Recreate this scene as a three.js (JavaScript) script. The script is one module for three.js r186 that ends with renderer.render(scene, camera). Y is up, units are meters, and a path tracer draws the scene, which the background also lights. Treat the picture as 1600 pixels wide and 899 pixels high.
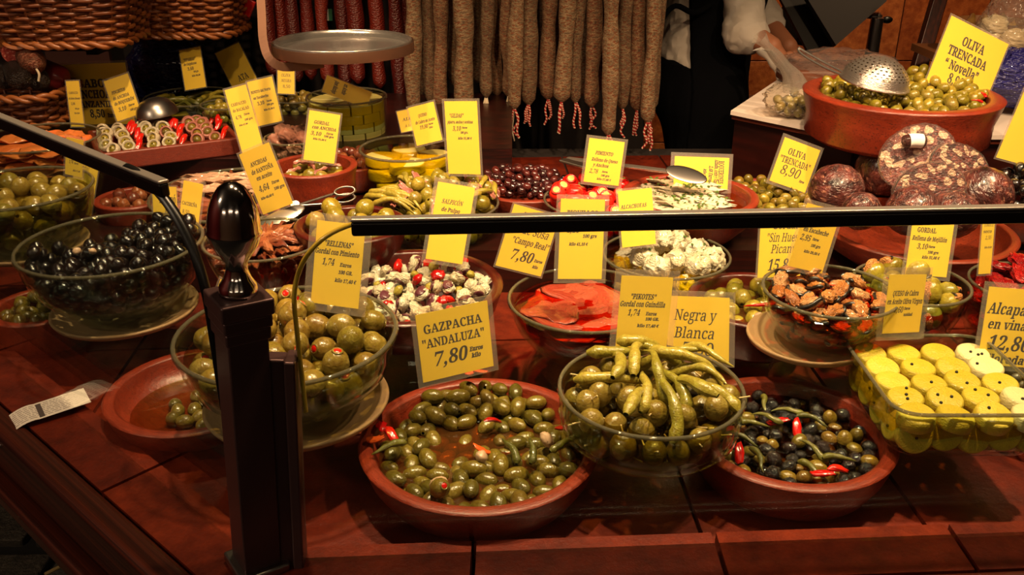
import * as THREE from 'three';
import { mergeGeometries, mergeVertices } from 'three/addons/utils/BufferGeometryUtils.js';
import { RoundedBoxGeometry } from 'three/addons/geometries/RoundedBoxGeometry.js';
import { MarchingCubes } from 'three/addons/objects/MarchingCubes.js';
import { RectAreaLightUniformsLib } from 'three/addons/lights/RectAreaLightUniformsLib.js';
import { createNoise3D } from 'simplex-noise';

// ---------- camera, light, exposure ----------
const scene = new THREE.Scene();
scene.background = new THREE.Color(0x000000);
const renderer = new THREE.WebGLRenderer({ antialias: true });
renderer.toneMapping = THREE.LinearToneMapping;
renderer.toneMappingExposure = 1.0;
renderer.shadowMap.enabled = true;
const FPX = 1414, CX = 800, CY = 449.5, PITCH = 24.4 * Math.PI / 180, EYE = 1.62, TOP = 0.9;
const camera = new THREE.PerspectiveCamera(2 * Math.atan(CY / FPX) * 180 / Math.PI, 1600 / 899, 0.05, 40);
camera.position.set(0, EYE, 0);
camera.rotation.set(-PITCH, 0, 0);
camera.updateMatrixWorld();
// warm halogen spots over the counter, one added for the wall: position, target, candela
const LAMP_COLOR = new THREE.Color().setRGB(1, 0.69, 0.38);
const LAMPS = [
  [[-0.72, 2.50, -1.70], [-0.75, 0.9, -2.05], 6.0],
  [[-0.22, 2.45, -1.05], [-0.22, 0.9, -1.6], 10.0],
  [[0.25, 2.45, -1.0], [0.24, 0.9, -1.58], 10.5],
  [[0.85, 2.45, -1.02], [0.74, 0.9, -1.52], 10.0],
  [[1.35, 2.50, -1.25], [1.05, 0.9, -2.0], 7.0],
  [[1.75, 2.80, -3.10], [1.75, 1.3, -4.4], 9.0],  // unseen spot added to brighten the orange back wall
];

// ---------- helpers ----------
const CAM = new THREE.Vector3(0, EYE, 0);
const FWD = new THREE.Vector3(0, -Math.sin(PITCH), -Math.cos(PITCH)), UPC = new THREE.Vector3(0, Math.cos(PITCH), -Math.sin(PITCH)), RGT = new THREE.Vector3(1, 0, 0);
const ray = (u, v) => FWD.clone().addScaledVector(RGT, (u - CX) / FPX).addScaledVector(UPC, -(v - CY) / FPX);
const at = (u, v, d) => CAM.clone().addScaledVector(ray(u, v), d);               // a point at a depth
const onY = (u, v, h) => { const r = ray(u, v); return CAM.clone().addScaledVector(r, (TOP + h - EYE) / r.y); };   // on a level
function rng(seed) { let a = seed >>> 0; return () => { a = (a + 0x6D2B79F5) | 0; let t = Math.imul(a ^ (a >>> 15), 1 | a); t = (t + Math.imul(t ^ (t >>> 7), 61 | t)) ^ t; return ((t ^ (t >>> 14)) >>> 0) / 4294967296; }; }
const R0 = rng(7);
const noise = createNoise3D(rng(11));
const fbm = (x, y, z) => noise(x, y, z) * 0.55 + noise(x * 2.1, y * 2.1, z * 2.1) * 0.3 + noise(x * 4.3, y * 4.3, z * 4.3) * 0.15;
const used = new Map();
function numbered(n) { const k = used.get(n) || 0; used.set(n, k + 1); return k ? `${n}_${String(k).padStart(3, '0')}` : n; }
function shade(o) { o.traverse((c) => { if (c.isMesh) { c.castShadow = true; c.receiveShadow = true; } }); return o; }
function tag(o, label, category, group, kind) { if (label) o.userData.label = label; if (category) o.userData.category = category; if (group) o.userData.group = group; if (kind) o.userData.kind = kind; return o; }
function group(name, label, category, pos, grp) { const o = new THREE.Group(); o.name = numbered(name); tag(o, label, category, grp); if (pos) o.position.copy(pos); scene.add(o); return o; }
function single(name, geo, mat, label, category, pos, grp, kind) { const o = new THREE.Mesh(geo, mat); o.name = numbered(name); tag(o, label, category, grp, kind); if (pos) o.position.copy(pos); scene.add(o); return o; }
function part(parent, name, geo, mat, label) { const o = new THREE.Mesh(geo, mat); o.name = name; if (label) o.userData.label = label; parent.add(o); return o; }
function struct(name, geo, mat, pos) { const o = new THREE.Mesh(geo, mat); o.name = numbered(name); o.userData.kind = 'structure'; if (pos) o.position.copy(pos); scene.add(o); return o; }
const V = (x, y, z) => new THREE.Vector3(x, y, z);
const lathe = (pts, seg = 48) => new THREE.LatheGeometry(pts.map(([x, y]) => new THREE.Vector2(Math.max(x, 0), y)), seg);
const box = (w, h, d) => new THREE.BoxGeometry(w, h, d);
const rbox = (w, h, d, r = 0.004, s = 2) => new RoundedBoxGeometry(w, h, d, s, r);
const moved = (g, x, y, z) => { g.translate(x, y, z); return g; };
function merge(list) { return mergeGeometries(list.map((g) => { const n = g.index ? g.toNonIndexed() : g; for (const k of Object.keys(n.attributes)) if (!['position', 'normal', 'uv'].includes(k)) n.deleteAttribute(k); return n; })); }
function taper(pts, rad, seg = 14, radial = 8) {   // a tube whose radius follows rad(t), closed at both ends
  const c = new THREE.CatmullRomCurve3(pts), pos = [], idx = [], uv = [];
  const fr = c.computeFrenetFrames(seg, false);
  for (let i = 0; i <= seg; i++) {
    const t = i / seg, p = c.getPointAt(t), r = rad(t);
    for (let j = 0; j <= radial; j++) {
      const a = j / radial * Math.PI * 2, q = p.clone().addScaledVector(fr.normals[i], Math.cos(a) * r).addScaledVector(fr.binormals[i], Math.sin(a) * r);
      pos.push(q.x, q.y, q.z); uv.push(j / radial, t * 4);
    }
  }
  for (let i = 0; i < seg; i++) for (let j = 0; j < radial; j++) { const a = i * (radial + 1) + j, b = a + radial + 1; idx.push(a, a + 1, b, b, a + 1, b + 1); }
  const g = new THREE.BufferGeometry();
  g.setAttribute('position', new THREE.Float32BufferAttribute(pos, 3)); g.setAttribute('uv', new THREE.Float32BufferAttribute(uv, 2)); g.setIndex(idx); g.computeVertexNormals();
  return g;
}
const round = (r, e = 0.12) => (t) => r * Math.sqrt(Math.max(0.0004, 1 - Math.pow(Math.max(0, (e - t) / e, (t - 1 + e) / e), 2)));
function blob(rx, ry, rz, amp = 0.1, freq = 1.5, seed = 0, ws = 14, hs = 10) {
  const g = new THREE.SphereGeometry(1, ws, hs), p = g.attributes.position;
  for (let i = 0; i < p.count; i++) { const v = V(p.getX(i), p.getY(i), p.getZ(i)), k = 1 + amp * fbm(v.x * freq + seed, v.y * freq - seed, v.z * freq + seed * 0.7); p.setXYZ(i, v.x * rx * k, v.y * ry * k, v.z * rz * k); }
  g.computeVertexNormals();
  const n = g.attributes.normal;   // close the seam
  for (let j = 0; j <= hs; j++) { const a = j * (ws + 1), b = a + ws; const m = V(n.getX(a) + n.getX(b), n.getY(a) + n.getY(b), n.getZ(a) + n.getZ(b)).normalize(); n.setXYZ(a, m.x, m.y, m.z); n.setXYZ(b, m.x, m.y, m.z); }
  return g;
}
function sdfMesh(sdf, lo, hi, cell) {   // marching cubes over a box
  const size = V(hi.x - lo.x, hi.y - lo.y, hi.z - lo.z), s = Math.max(size.x, size.y, size.z), n = Math.ceil(s / cell) + 4;
  const mc = new MarchingCubes(n, new THREE.MeshStandardMaterial(), false, false, 120000), half = s / 2 + cell * 2, mid = lo.clone().add(hi).multiplyScalar(0.5);
  mc.isolation = 0;
  const p = V(0, 0, 0);
  for (let k = 0; k < n; k++) for (let j = 0; j < n; j++) for (let i = 0; i < n; i++) {
    p.set((i - n / 2) / (n / 2) * half + mid.x, (j - n / 2) / (n / 2) * half + mid.y, (k - n / 2) / (n / 2) * half + mid.z);
    mc.field[i + j * n + k * n * n] = -sdf(p);
  }
  mc.update();
  let g = new THREE.BufferGeometry();
  const a = mc.positionArray.slice(0, mc.count * 3);
  for (let i = 0; i < a.length; i += 3) { a[i] = a[i] * half + mid.x; a[i + 1] = a[i + 1] * half + mid.y; a[i + 2] = a[i + 2] * half + mid.z; }
  g.setAttribute('position', new THREE.BufferAttribute(new Float32Array(a), 3));
  g = mergeVertices(g, 1e-5); g.computeVertexNormals();
  return g;
}
// ---------- textures and materials ----------
function canvasTex(w, h, draw, srgb = true) { const c = document.createElement('canvas'); c.width = w; c.height = h; draw(c.getContext('2d'), w, h); const t = new THREE.CanvasTexture(c); if (srgb) t.colorSpace = THREE.SRGBColorSpace; t.wrapS = t.wrapT = THREE.RepeatWrapping; t.magFilter = THREE.LinearFilter; return t; }
function noiseTex(w, h, fn, srgb = true) {   // fn(u, v, periodic noise) -> [r, g, b] 0..255
  const d = new Uint8Array(w * h * 4);
  const pn = (u, v, f, s = 0) => { const k = s * 7.3 + f, a = (1 - u) * (1 - v), b = u * (1 - v), c = (1 - u) * v, e = u * v; return (noise(u * f, v * f, k) * a + noise((u - 1) * f, v * f, k) * b + noise(u * f, (v - 1) * f, k) * c + noise((u - 1) * f, (v - 1) * f, k) * e) / Math.sqrt(a * a + b * b + c * c + e * e); };
  for (let j = 0; j < h; j++) for (let i = 0; i < w; i++) { const c = fn(i / w, j / h, pn); d.set([c[0], c[1], c[2], 255].map((x) => Math.max(0, Math.min(255, x))), (j * w + i) * 4); }
  const t = new THREE.DataTexture(d, w, h); t.wrapS = t.wrapT = THREE.RepeatWrapping; t.magFilter = THREE.LinearFilter; if (srgb) t.colorSpace = THREE.SRGBColorSpace; t.needsUpdate = true; return t;
}
const rep = (t, x, y) => { const c = t.clone(); c.repeat.set(x, y); c.needsUpdate = true; return c; };
const mixc = (a, b, t) => a.map((x, i) => x + (b[i] - x) * t);
const bumpFine = noiseTex(256, 256, (u, v, n) => { const k = 128 + 60 * n(u, v, 14) + 45 * n(u, v, 40, 3) + 25 * n(u, v, 90, 5); return [k, k, k]; }, false);
const bumpSoft = noiseTex(128, 128, (u, v, n) => { const k = 128 + 80 * n(u, v, 6) + 40 * n(u, v, 14, 3); return [k, k, k]; }, false);
const clayTex = noiseTex(320, 320, (u, v, n) => { const a = 0.5 + 0.3 * n(u, v, 5) + 0.2 * n(u, v, 17, 2), s = n(u, v, 60, 4) > 0.62 ? 0.6 : 0; return mixc(mixc([112, 34, 17], [148, 52, 24], a), [52, 18, 10], s); });
const tileTex = noiseTex(320, 320, (u, v, n) => { const a = 0.5 + 0.35 * n(u, v, 4) + 0.25 * n(u, v, 13, 2) + 0.15 * n(u, v, 60, 6); return mixc([80, 24, 12], [124, 43, 21], a); });
const woodTex = noiseTex(320, 320, (u, v, n) => { const a = 0.5 + 0.35 * n(u, v, 3) + 0.35 * n((v * 5) % 1, u, 4, 3); return mixc([44, 16, 10], [92, 36, 20], a); });
const moldTex = noiseTex(256, 512, (u, v, n) => { const a = 0.5 + 0.35 * n(u, v, 6) + 0.35 * n(u, v, 22, 2), b = Math.max(0, n(u, v, 10, 9) - 0.1) * 1.3, s = n(u, v, 50, 5) > 0.45 ? 0.35 : 0; return mixc(mixc(mixc([104, 84, 62], [176, 154, 124], a), [126, 68, 36], Math.min(1, b)), [60, 42, 28], s); });
const morcTex = noiseTex(320, 320, (u, v, n) => { const a = 0.5 + 0.5 * n(u, v, 7) + 0.2 * n(u, v, 20, 2), b = n(u, v, 12, 8) > 0.42 ? 0.75 : 0; return mixc(mixc([40, 20, 20], [108, 54, 48], a), [186, 132, 104], b * (0.5 + 0.5 * n(u, v, 30, 1))); });
const stoneTex = noiseTex(256, 256, (u, v, n) => { const a = 0.5 + 0.3 * n(u, v, 5) + 0.25 * n(u, v, 18, 2); return mixc([58, 54, 48], [112, 104, 92], a); });
const wallTex = noiseTex(256, 256, (u, v, n) => { const a = 0.5 + 0.35 * n(u, v, 5) + 0.3 * n(u, v, 14, 2) + 0.15 * n(u, v, 50, 4); return mixc([150, 72, 30], [206, 118, 58], a); });

const M = {};
const phys = (o) => new THREE.MeshPhysicalMaterial({ side: THREE.DoubleSide, ...o });
M.clay = phys({ map: rep(clayTex, 3, 2), roughness: 0.42, clearcoat: 0.35, clearcoatRoughness: 0.28, bumpMap: rep(bumpFine, 6, 2), bumpScale: 0.0006 });
M.clayDark = phys({ map: rep(clayTex, 2, 3), color: 0x9a6f60, roughness: 0.35, clearcoat: 0.6, clearcoatRoughness: 0.2, bumpMap: rep(bumpFine, 5, 2), bumpScale: 0.0005 });
M.tile = [0xffffff, 0xe6d6cc, 0xf2e0d8].map((c, i) => phys({ map: rep(tileTex, 1.2, 1.2), color: c, roughness: 0.32 + i * 0.05, bumpMap: rep(bumpFine, 3, 3), bumpScale: 0.0004 }));
M.grout = phys({ color: 0x1d100c, roughness: 0.95 });
M.wood = phys({ map: rep(woodTex, 1, 1), roughness: 0.38, clearcoat: 0.3, clearcoatRoughness: 0.3 });
M.woodRed = phys({ map: rep(woodTex, 2, 2), color: 0x9a6a64, roughness: 0.4, clearcoat: 0.3, clearcoatRoughness: 0.25 });
M.glass = phys({ color: 0xf4fbf6, roughness: 0.02, transmission: 1, thickness: 0, ior: 1.28 });
M.pane = phys({ color: 0xf6fbf8, roughness: 0.01, transmission: 1, thickness: 0, ior: 1.45 });
M.sleeve = phys({ color: 0xfff8ee, roughness: 0.22, transmission: 0.93, thickness: 0, ior: 1.45 });
M.wrap = phys({ color: 0xfffcf8, roughness: 0.08, transmission: 0.94, thickness: 0, ior: 1.45, bumpMap: rep(bumpSoft, 6, 6), bumpScale: 0.006 });
M.bag = phys({ color: 0xfaf4ea, roughness: 0.12, transmission: 0.93, thickness: 0, ior: 1.4, bumpMap: rep(bumpSoft, 3, 3), bumpScale: 0.006 });
M.beige = phys({ color: 0xb08a62, roughness: 0.5, clearcoat: 0.25, clearcoatRoughness: 0.35, bumpMap: rep(bumpFine, 4, 4), bumpScale: 0.0003 });
M.chrome = phys({ color: 0xc4bcb6, metalness: 0.9, roughness: 0.24 });
M.steel = phys({ color: 0xa8a09a, metalness: 1, roughness: 0.32 });
M.bronze = phys({ color: 0x8a6450, metalness: 0.8, roughness: 0.42 });
M.polished = phys({ color: 0xd8d0cc, metalness: 1, roughness: 0.12 });
M.railCap = phys({ color: 0xb8aea4, metalness: 0.7, roughness: 0.34 });
M.glassRim = phys({ color: 0xb8ad92, roughness: 0.05, transmission: 0.82, thickness: 0, ior: 1.5, clearcoat: 0.5 });
M.postMetal = phys({ color: 0x5a4140, metalness: 0.55, roughness: 0.36 });
M.railDark = phys({ color: 0x1c1614, metalness: 0.3, roughness: 0.32 });
M.black = phys({ color: 0x0c0b0b, roughness: 0.35 });
M.blackMatte = phys({ color: 0x0e0c0c, roughness: 0.9 });
M.yellow = phys({ color: 0xf8da06, roughness: 0.55 });
M.paper = phys({ color: 0xf0e8e0, roughness: 0.8 });
const liquid = (c, t = 1, r = 0.03) => phys({ color: c, roughness: r, transmission: t, thickness: 0, ior: 1.33 });
M.brine = liquid(0xd8d098); M.brineOrange = liquid(0xd08a48, 0.93, 0.05); M.oil = liquid(0xf4e048); M.oilPale = liquid(0xe8d060); M.redOil = liquid(0xf48c50); M.brineBlack = liquid(0xb08a68);
const shiny = (c, r = 0.28, x = {}) => phys({ color: c, roughness: r, clearcoat: 0.5, clearcoatRoughness: 0.12, ...x });
const oliveTex = noiseTex(128, 128, (u, v, n) => { const a = 0.5 + 0.35 * n(u, v, 3) + 0.3 * n(u, v, 9, 4), s = n(u, v, 30, 2) > 0.66 ? 0.35 : 0; return mixc(mixc([205, 185, 150], [255, 255, 245], a), [120, 90, 60], s); });
const oliveBump = { map: oliveTex, bumpMap: rep(bumpSoft, 2, 2), bumpScale: 0.0005 };
M.green = ['#8e7c34', '#9a8640', '#82722c', '#907634'].map((c) => shiny(c, 0.3, oliveBump));
M.greenPale = ['#9a863a', '#a58e40', '#8c7e32'].map((c) => shiny(c, 0.3, oliveBump));
M.gazp = ['#6c6022', '#786a26', '#605820', '#80702e', '#6e5c26'].map((c) => shiny(c, 0.28, oliveBump));
M.small = ['#8a742a', '#786a28', '#7e642a'].map((c) => shiny(c, 0.28, oliveBump));
M.trenc = ['#948a2e', '#a39434', '#847c28', '#908236'].map((c) => shiny(c, 0.28, oliveBump));
M.blackOlive = ['#0e0a09', '#130c0b', '#180d0c'].map((c) => shiny(c, 0.22, { clearcoat: 1, clearcoatRoughness: 0.04, bumpMap: rep(bumpSoft, 3, 3), bumpScale: 0.0003 }));
M.redOlive = ['#3c1212', '#4c1a16', '#2a0f0f'].map((c) => shiny(c, 0.22, { clearcoat: 0.8 }));
M.brownOlive = ['#8a4a34', '#9a5a3a', '#74382a'].map((c) => shiny(c, 0.25, oliveBump));
M.wrinkled = ['#160d0b', '#241412'].map((c) => shiny(c, 0.2, { clearcoat: 1, clearcoatRoughness: 0.06, bumpMap: rep(bumpSoft, 3, 3), bumpScale: 0.0012 }));
M.red = ['#c4140e', '#d22012', '#a80e0c'].map((c) => shiny(c, 0.25));
M.carrot = shiny('#d8581c', 0.4);
M.garlic = shiny('#c8a484', 0.45);
M.gherkin = ['#5c6028', '#70702e'].map((c) => shiny(c, 0.3, oliveBump));
M.guind = ['#b0a444', '#bcae4e', '#9e963a'].map((c) => shiny(c, 0.3, oliveBump));
M.pick = phys({ color: 0xd8bc84, roughness: 0.7 });
M.cheese = ['#c6ac2a', '#cfb536', '#bca424'].map((c) => shiny(c, 0.45, { clearcoat: 0.35, bumpMap: rep(bumpFine, 2, 1), bumpScale: 0.0012 }));
M.cheeseWhite = shiny('#e2d296', 0.42, { clearcoat: 0.35, bumpMap: rep(bumpFine, 2, 1), bumpScale: 0.0012 });
M.cheesePale = shiny('#d8c870', 0.45, { bumpMap: rep(bumpFine, 2, 1), bumpScale: 0.001 });
M.pepper = phys({ color: 0x1a100c, roughness: 0.6 });
M.musselFlesh = ['#c07434', '#cc8446', '#b06428', '#d09460'].map((c) => shiny(c, 0.35, { bumpMap: rep(bumpSoft, 3, 3), bumpScale: 0.003 }));
M.musselLip = shiny('#1e1614', 0.35);
M.cream = ['#cfc0a4', '#c6b394', '#d4c8b0'].map((c) => shiny(c, 0.4, { bumpMap: rep(bumpSoft, 2, 2), bumpScale: 0.002 }));
M.purple = shiny('#5c2a34', 0.35);
M.greenBit = phys({ color: 0x47601e, roughness: 0.6 });
M.pinkFlesh = ['#a2402c', '#ae4c36', '#963626'].map((c) => shiny(c, 0.3, { bumpMap: rep(bumpSoft, 2, 2), bumpScale: 0.003 }));
M.tuna = ['#c88a70', '#c07c64'].map((c) => shiny(c, 0.5, { bumpMap: rep(bumpFine, 3, 3), bumpScale: 0.003 }));
M.anchovy = ['#8a4426', '#9c5430', '#7a3820', '#b06a40'].map((c) => shiny(c, 0.3, { bumpMap: rep(bumpSoft, 2, 5), bumpScale: 0.002 }));
M.anchovyPink = shiny('#a8685a', 0.3);
M.tomato = ['#a80f10', '#92100f', '#bc1a14'].map((c) => shiny(c, 0.25, { bumpMap: rep(bumpSoft, 3, 3), bumpScale: 0.006 }));
M.salmon = ['#d06a30', '#dc7a3c'].map((c) => shiny(c, 0.35));
M.morc = phys({ map: morcTex, roughness: 0.35, clearcoat: 0.35, clearcoatRoughness: 0.2, bumpMap: rep(bumpSoft, 5, 5), bumpScale: 0.002 });
M.mold = [0xe0d2c4, 0xb8a898, 0xd0b4a0].map((c) => phys({ map: rep(moldTex, 1, 3), color: c, roughness: 0.85, bumpMap: rep(bumpFine, 1, 4), bumpScale: 0.002 }));
M.chorizo = ['#6c1c12', '#7c2416', '#5a1610'].map((c) => shiny(c, 0.35, { bumpMap: rep(bumpSoft, 2, 8), bumpScale: 0.003 }));
M.twine = phys({ color: 0xc8b498, roughness: 0.9 });
M.twineRed = phys({ map: canvasTex(32, 64, (c) => { c.fillStyle = '#c8a890'; c.fillRect(0, 0, 32, 64); c.strokeStyle = '#8c1414'; c.lineWidth = 14; for (const o of [-64, -32, 0, 32, 64]) { c.beginPath(); c.moveTo(-4, o); c.lineTo(36, o + 40); c.stroke(); } }), roughness: 0.85 });
M.wicker = ['#8a4a22', '#9c5828', '#743c1c'].map((c) => phys({ color: c, roughness: 0.5, clearcoat: 0.25, clearcoatRoughness: 0.3 }));
// ---------- lamps ----------
function spotLamp([p, t, cd], i) {
  const P = V(...p), T = V(...t), g = group('spot_lamp', 'black spot lamp aimed down inside the food stall', 'lamp', P, 'spot lamps over the counter');
  const dir = T.clone().sub(P).normalize();
  g.quaternion.setFromUnitVectors(V(0, -1, 0), dir);
  part(g, 'housing', lathe([[0.0, 0.13], [0.03, 0.13], [0.04, 0.11], [0.045, 0.0], [0.042, 0.0], [0.037, 0.1], [0, 0.11]], 24), M.black);
  part(g, 'lens', moved(new THREE.CylinderGeometry(0.034, 0.034, 0.006, 24), 0, 0.012, 0), phys({ color: 0x221a10, emissive: LAMP_COLOR, emissiveIntensity: 6 }));
  part(g, 'stem', moved(new THREE.CylinderGeometry(0.008, 0.008, 0.14, 10), 0, 0.195, 0), M.black);
  const s = new THREE.SpotLight(LAMP_COLOR, cd, 0, 44 * Math.PI / 180, 1, 2);
  s.name = 'spot_light'; s.position.copy(P).addScaledVector(dir, 0.01); s.target.position.copy(T);
  s.castShadow = true; s.shadow.radius = 1.6; s.shadow.bias = -0.0005;
  scene.add(s, s.target);
}
LAMPS.forEach(spotLamp);

RectAreaLightUniformsLib.init();
for (const [x, y, z, w, h, k, lab] of [[-1.9, 2.35, 2.6, 0.9, 0.16, 1.0, 'warm strip lamp of the stall opposite, on the red wall side'], [0.2, 2.55, 3.0, 1.2, 0.16, 1.0, 'warm strip lamp of the stall straight opposite'], [2.2, 2.35, 2.6, 0.9, 0.16, 1.0, 'warm strip lamp of the stall opposite, past the cabinet end']]) {
  const g = group('strip_lamp', lab, 'lamp', V(x, y, z)); g.lookAt(0, 1.0, -1.2);
  part(g, 'lamp_body', moved(box(w + 0.04, h + 0.04, 0.05), 0, 0, -0.03), M.black); part(g, 'lamp_tube', box(w, h, 0.01), phys({ color: 0x332a20, emissive: new THREE.Color().setRGB(1, 0.74, 0.48), emissiveIntensity: k * 5 }));
  const l = new THREE.RectAreaLight(new THREE.Color().setRGB(1, 0.74, 0.48), k * 1.4, w, h); l.name = 'strip_light'; l.position.copy(V(0, 0, 0.012).applyQuaternion(g.quaternion)).add(g.position); l.lookAt(0, 1.0, -1.2); scene.add(l);
}
{ // the market hall behind the shopper
  const g = group('hall_lamp', 'round warm pendant lamp over the market aisle', 'lamp', V(-2.4, 2.8, 0.4));
  part(g, 'lamp_cord', moved(new THREE.CylinderGeometry(0.006, 0.006, 0.3, 8), 0, 0.25, 0), M.black); part(g, 'globe', new THREE.SphereGeometry(0.11, 24, 16), phys({ color: 0x40362a, emissive: new THREE.Color().setRGB(1, 0.76, 0.5), emissiveIntensity: 5 }));
  const l = new THREE.PointLight(new THREE.Color().setRGB(1, 0.76, 0.5), 5, 0, 2); l.name = 'hall_light'; l.position.copy(g.position); l.castShadow = true; l.shadow.radius = 5; scene.add(l);
}
// ---------- room ----------
const wallDark = phys({ color: 0x8a6a54, roughness: 0.8 }), ceil = phys({ color: 0x1a1512, roughness: 0.9 });
struct('ceiling', box(9.2, 0.1, 9.2), ceil, V(0, 3.25, -0.5));
struct('wall_front', box(9.2, 3.2, 0.1), wallDark, V(0, 1.6, 4.05));
struct('wall_right', box(0.1, 3.2, 9), phys({ color: 0x3a1e14, roughness: 0.8 }), V(4.55, 1.6, -0.45));
struct('wall_left', box(0.1, 3.2, 9), phys({ color: 0x7a1418, roughness: 0.6 }), V(-4.55, 1.6, -0.45));
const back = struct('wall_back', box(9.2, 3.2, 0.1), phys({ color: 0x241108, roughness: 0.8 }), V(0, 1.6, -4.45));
const wallM = [0xffffff, 0xf0e0d0, 0xe8d8cc].map((c) => phys({ map: rep(wallTex, 0.9, 0.9), color: c, roughness: 0.45, bumpMap: rep(bumpFine, 2, 2), bumpScale: 0.001 }));
const wallTile = rbox(0.396, 0.396, 0.014, 0.003, 1);
for (let i = 0; i < 6; i++) for (let j = 0; j < 6; j++) { const o = part(back, 'tile', wallTile, wallM[(i * 2 + j) % 3]); o.position.set(0.83 + i * 0.4, -1.38 + j * 0.4, 0.055); }
const floor = struct('floor', box(9.2, 0.1, 9.2), phys({ color: 0x1a1714, roughness: 0.9 }), V(0, -0.05, -0.5));
{
  const r = rng(21), mats = [0xffffff, 0xd8d0c8, 0xb8b0a8].map((c) => phys({ map: stoneTex, color: c, roughness: 0.75, bumpMap: rep(bumpFine, 1, 1), bumpScale: 0.004 }));
  for (let i = 0; i < 9; i++) for (let j = 0; j < 8; j++) {
    const w = 0.225 - r() * 0.03, d = 0.225 - r() * 0.04, o = part(floor, 'stone', new RoundedBoxGeometry(w, 0.03, d, 1, 0.008), mats[Math.floor(r() * 3)]);
    o.position.set(-2.6 + i * 0.24 + (j % 2) * 0.1, 0.055 + r() * 0.006, -2.5 + j * 0.25 + 0.5); o.rotation.y = (r() - 0.5) * 0.08;
  }
}
// ---------- the counter ----------
const G0 = V(-0.276, 0, -0.822), DF = V(0.99856, 0, -0.0537).normalize(), S0 = V(-0.30, 0, -0.825), DS = V(-0.743, 0, -0.669).normalize();
const NF = V(-DF.z, 0, DF.x).multiplyScalar(1), NS = V(DS.z, 0, -DS.x);   // outward normals (towards the shopper)
if (NF.z < 0) NF.negate(); if (NS.x > 0) NS.negate();
const DECK = -0.03;
function cross(p, d, q, e) { const k = d.x * e.z - d.z * e.x, t = ((q.x - p.x) * e.z - (q.z - p.z) * e.x) / k; return p.clone().addScaledVector(d, t); }
const outline = (off) => cross(G0.clone().addScaledVector(NF, off), DF, S0.clone().addScaledVector(NS, off), DS);
function prism(pts, y0, y1) {   // pts in plan (x, z)
  const s = new THREE.Shape(pts.map((p) => new THREE.Vector2(p.x, -p.z)));
  const g = new THREE.ExtrudeGeometry(s, { depth: y1 - y0, bevelEnabled: false }); g.rotateX(-Math.PI / 2); g.translate(0, y0, 0); return g;
}
function plan(off, zBack, xRight) {   // corner, along the side to the back, across, along the front
  const c = outline(off), sd = S0.clone().addScaledVector(NS, off), t = (zBack - sd.z) / DS.z, b = sd.clone().addScaledVector(DS, t);
  const fd = G0.clone().addScaledVector(NF, off), e = fd.clone().addScaledVector(DF, (xRight - fd.x) / DF.x);
  return [c, e, V(xRight, 0, zBack), b];
}
const counter = group('food_counter', 'red tiled market food counter with dark wood edge and sunken display deck', 'counter', V(0, 0, 0));
part(counter, 'base', prism(plan(-0.42, -2.7, 1.9), 0, TOP - 0.12), M.woodRed);
part(counter, 'top_slab', prism(plan(0.062, -2.7, 2.0), TOP - 0.12, TOP + DECK - 0.008), M.grout);
function clip(poly, p, n) { const out = []; for (let i = 0; i < poly.length; i++) { const a = poly[i], b = poly[(i + 1) % poly.length], da = (a.x - p.x) * n.x + (a.z - p.z) * n.z, db = (b.x - p.x) * n.x + (b.z - p.z) * n.z; if (da <= 0) out.push(a); if (da * db < 0) out.push(a.clone().lerp(b, da / (da - db))); } return out; }
const areaOf = (q) => { let a = 0; q.forEach((p, i) => { const n = q[(i + 1) % q.length]; a += p.x * n.z - n.x * p.z; }); return Math.abs(a) / 2; };
function uvPlan(g) { const p = g.attributes.position, u = new Float32Array(p.count * 2); for (let i = 0; i < p.count; i++) { u[2 * i] = p.getX(i) * 2.2 + p.getY(i); u[2 * i + 1] = p.getZ(i) * 2.2; } g.setAttribute('uv', new THREE.BufferAttribute(u, 2)); return g; }
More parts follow.
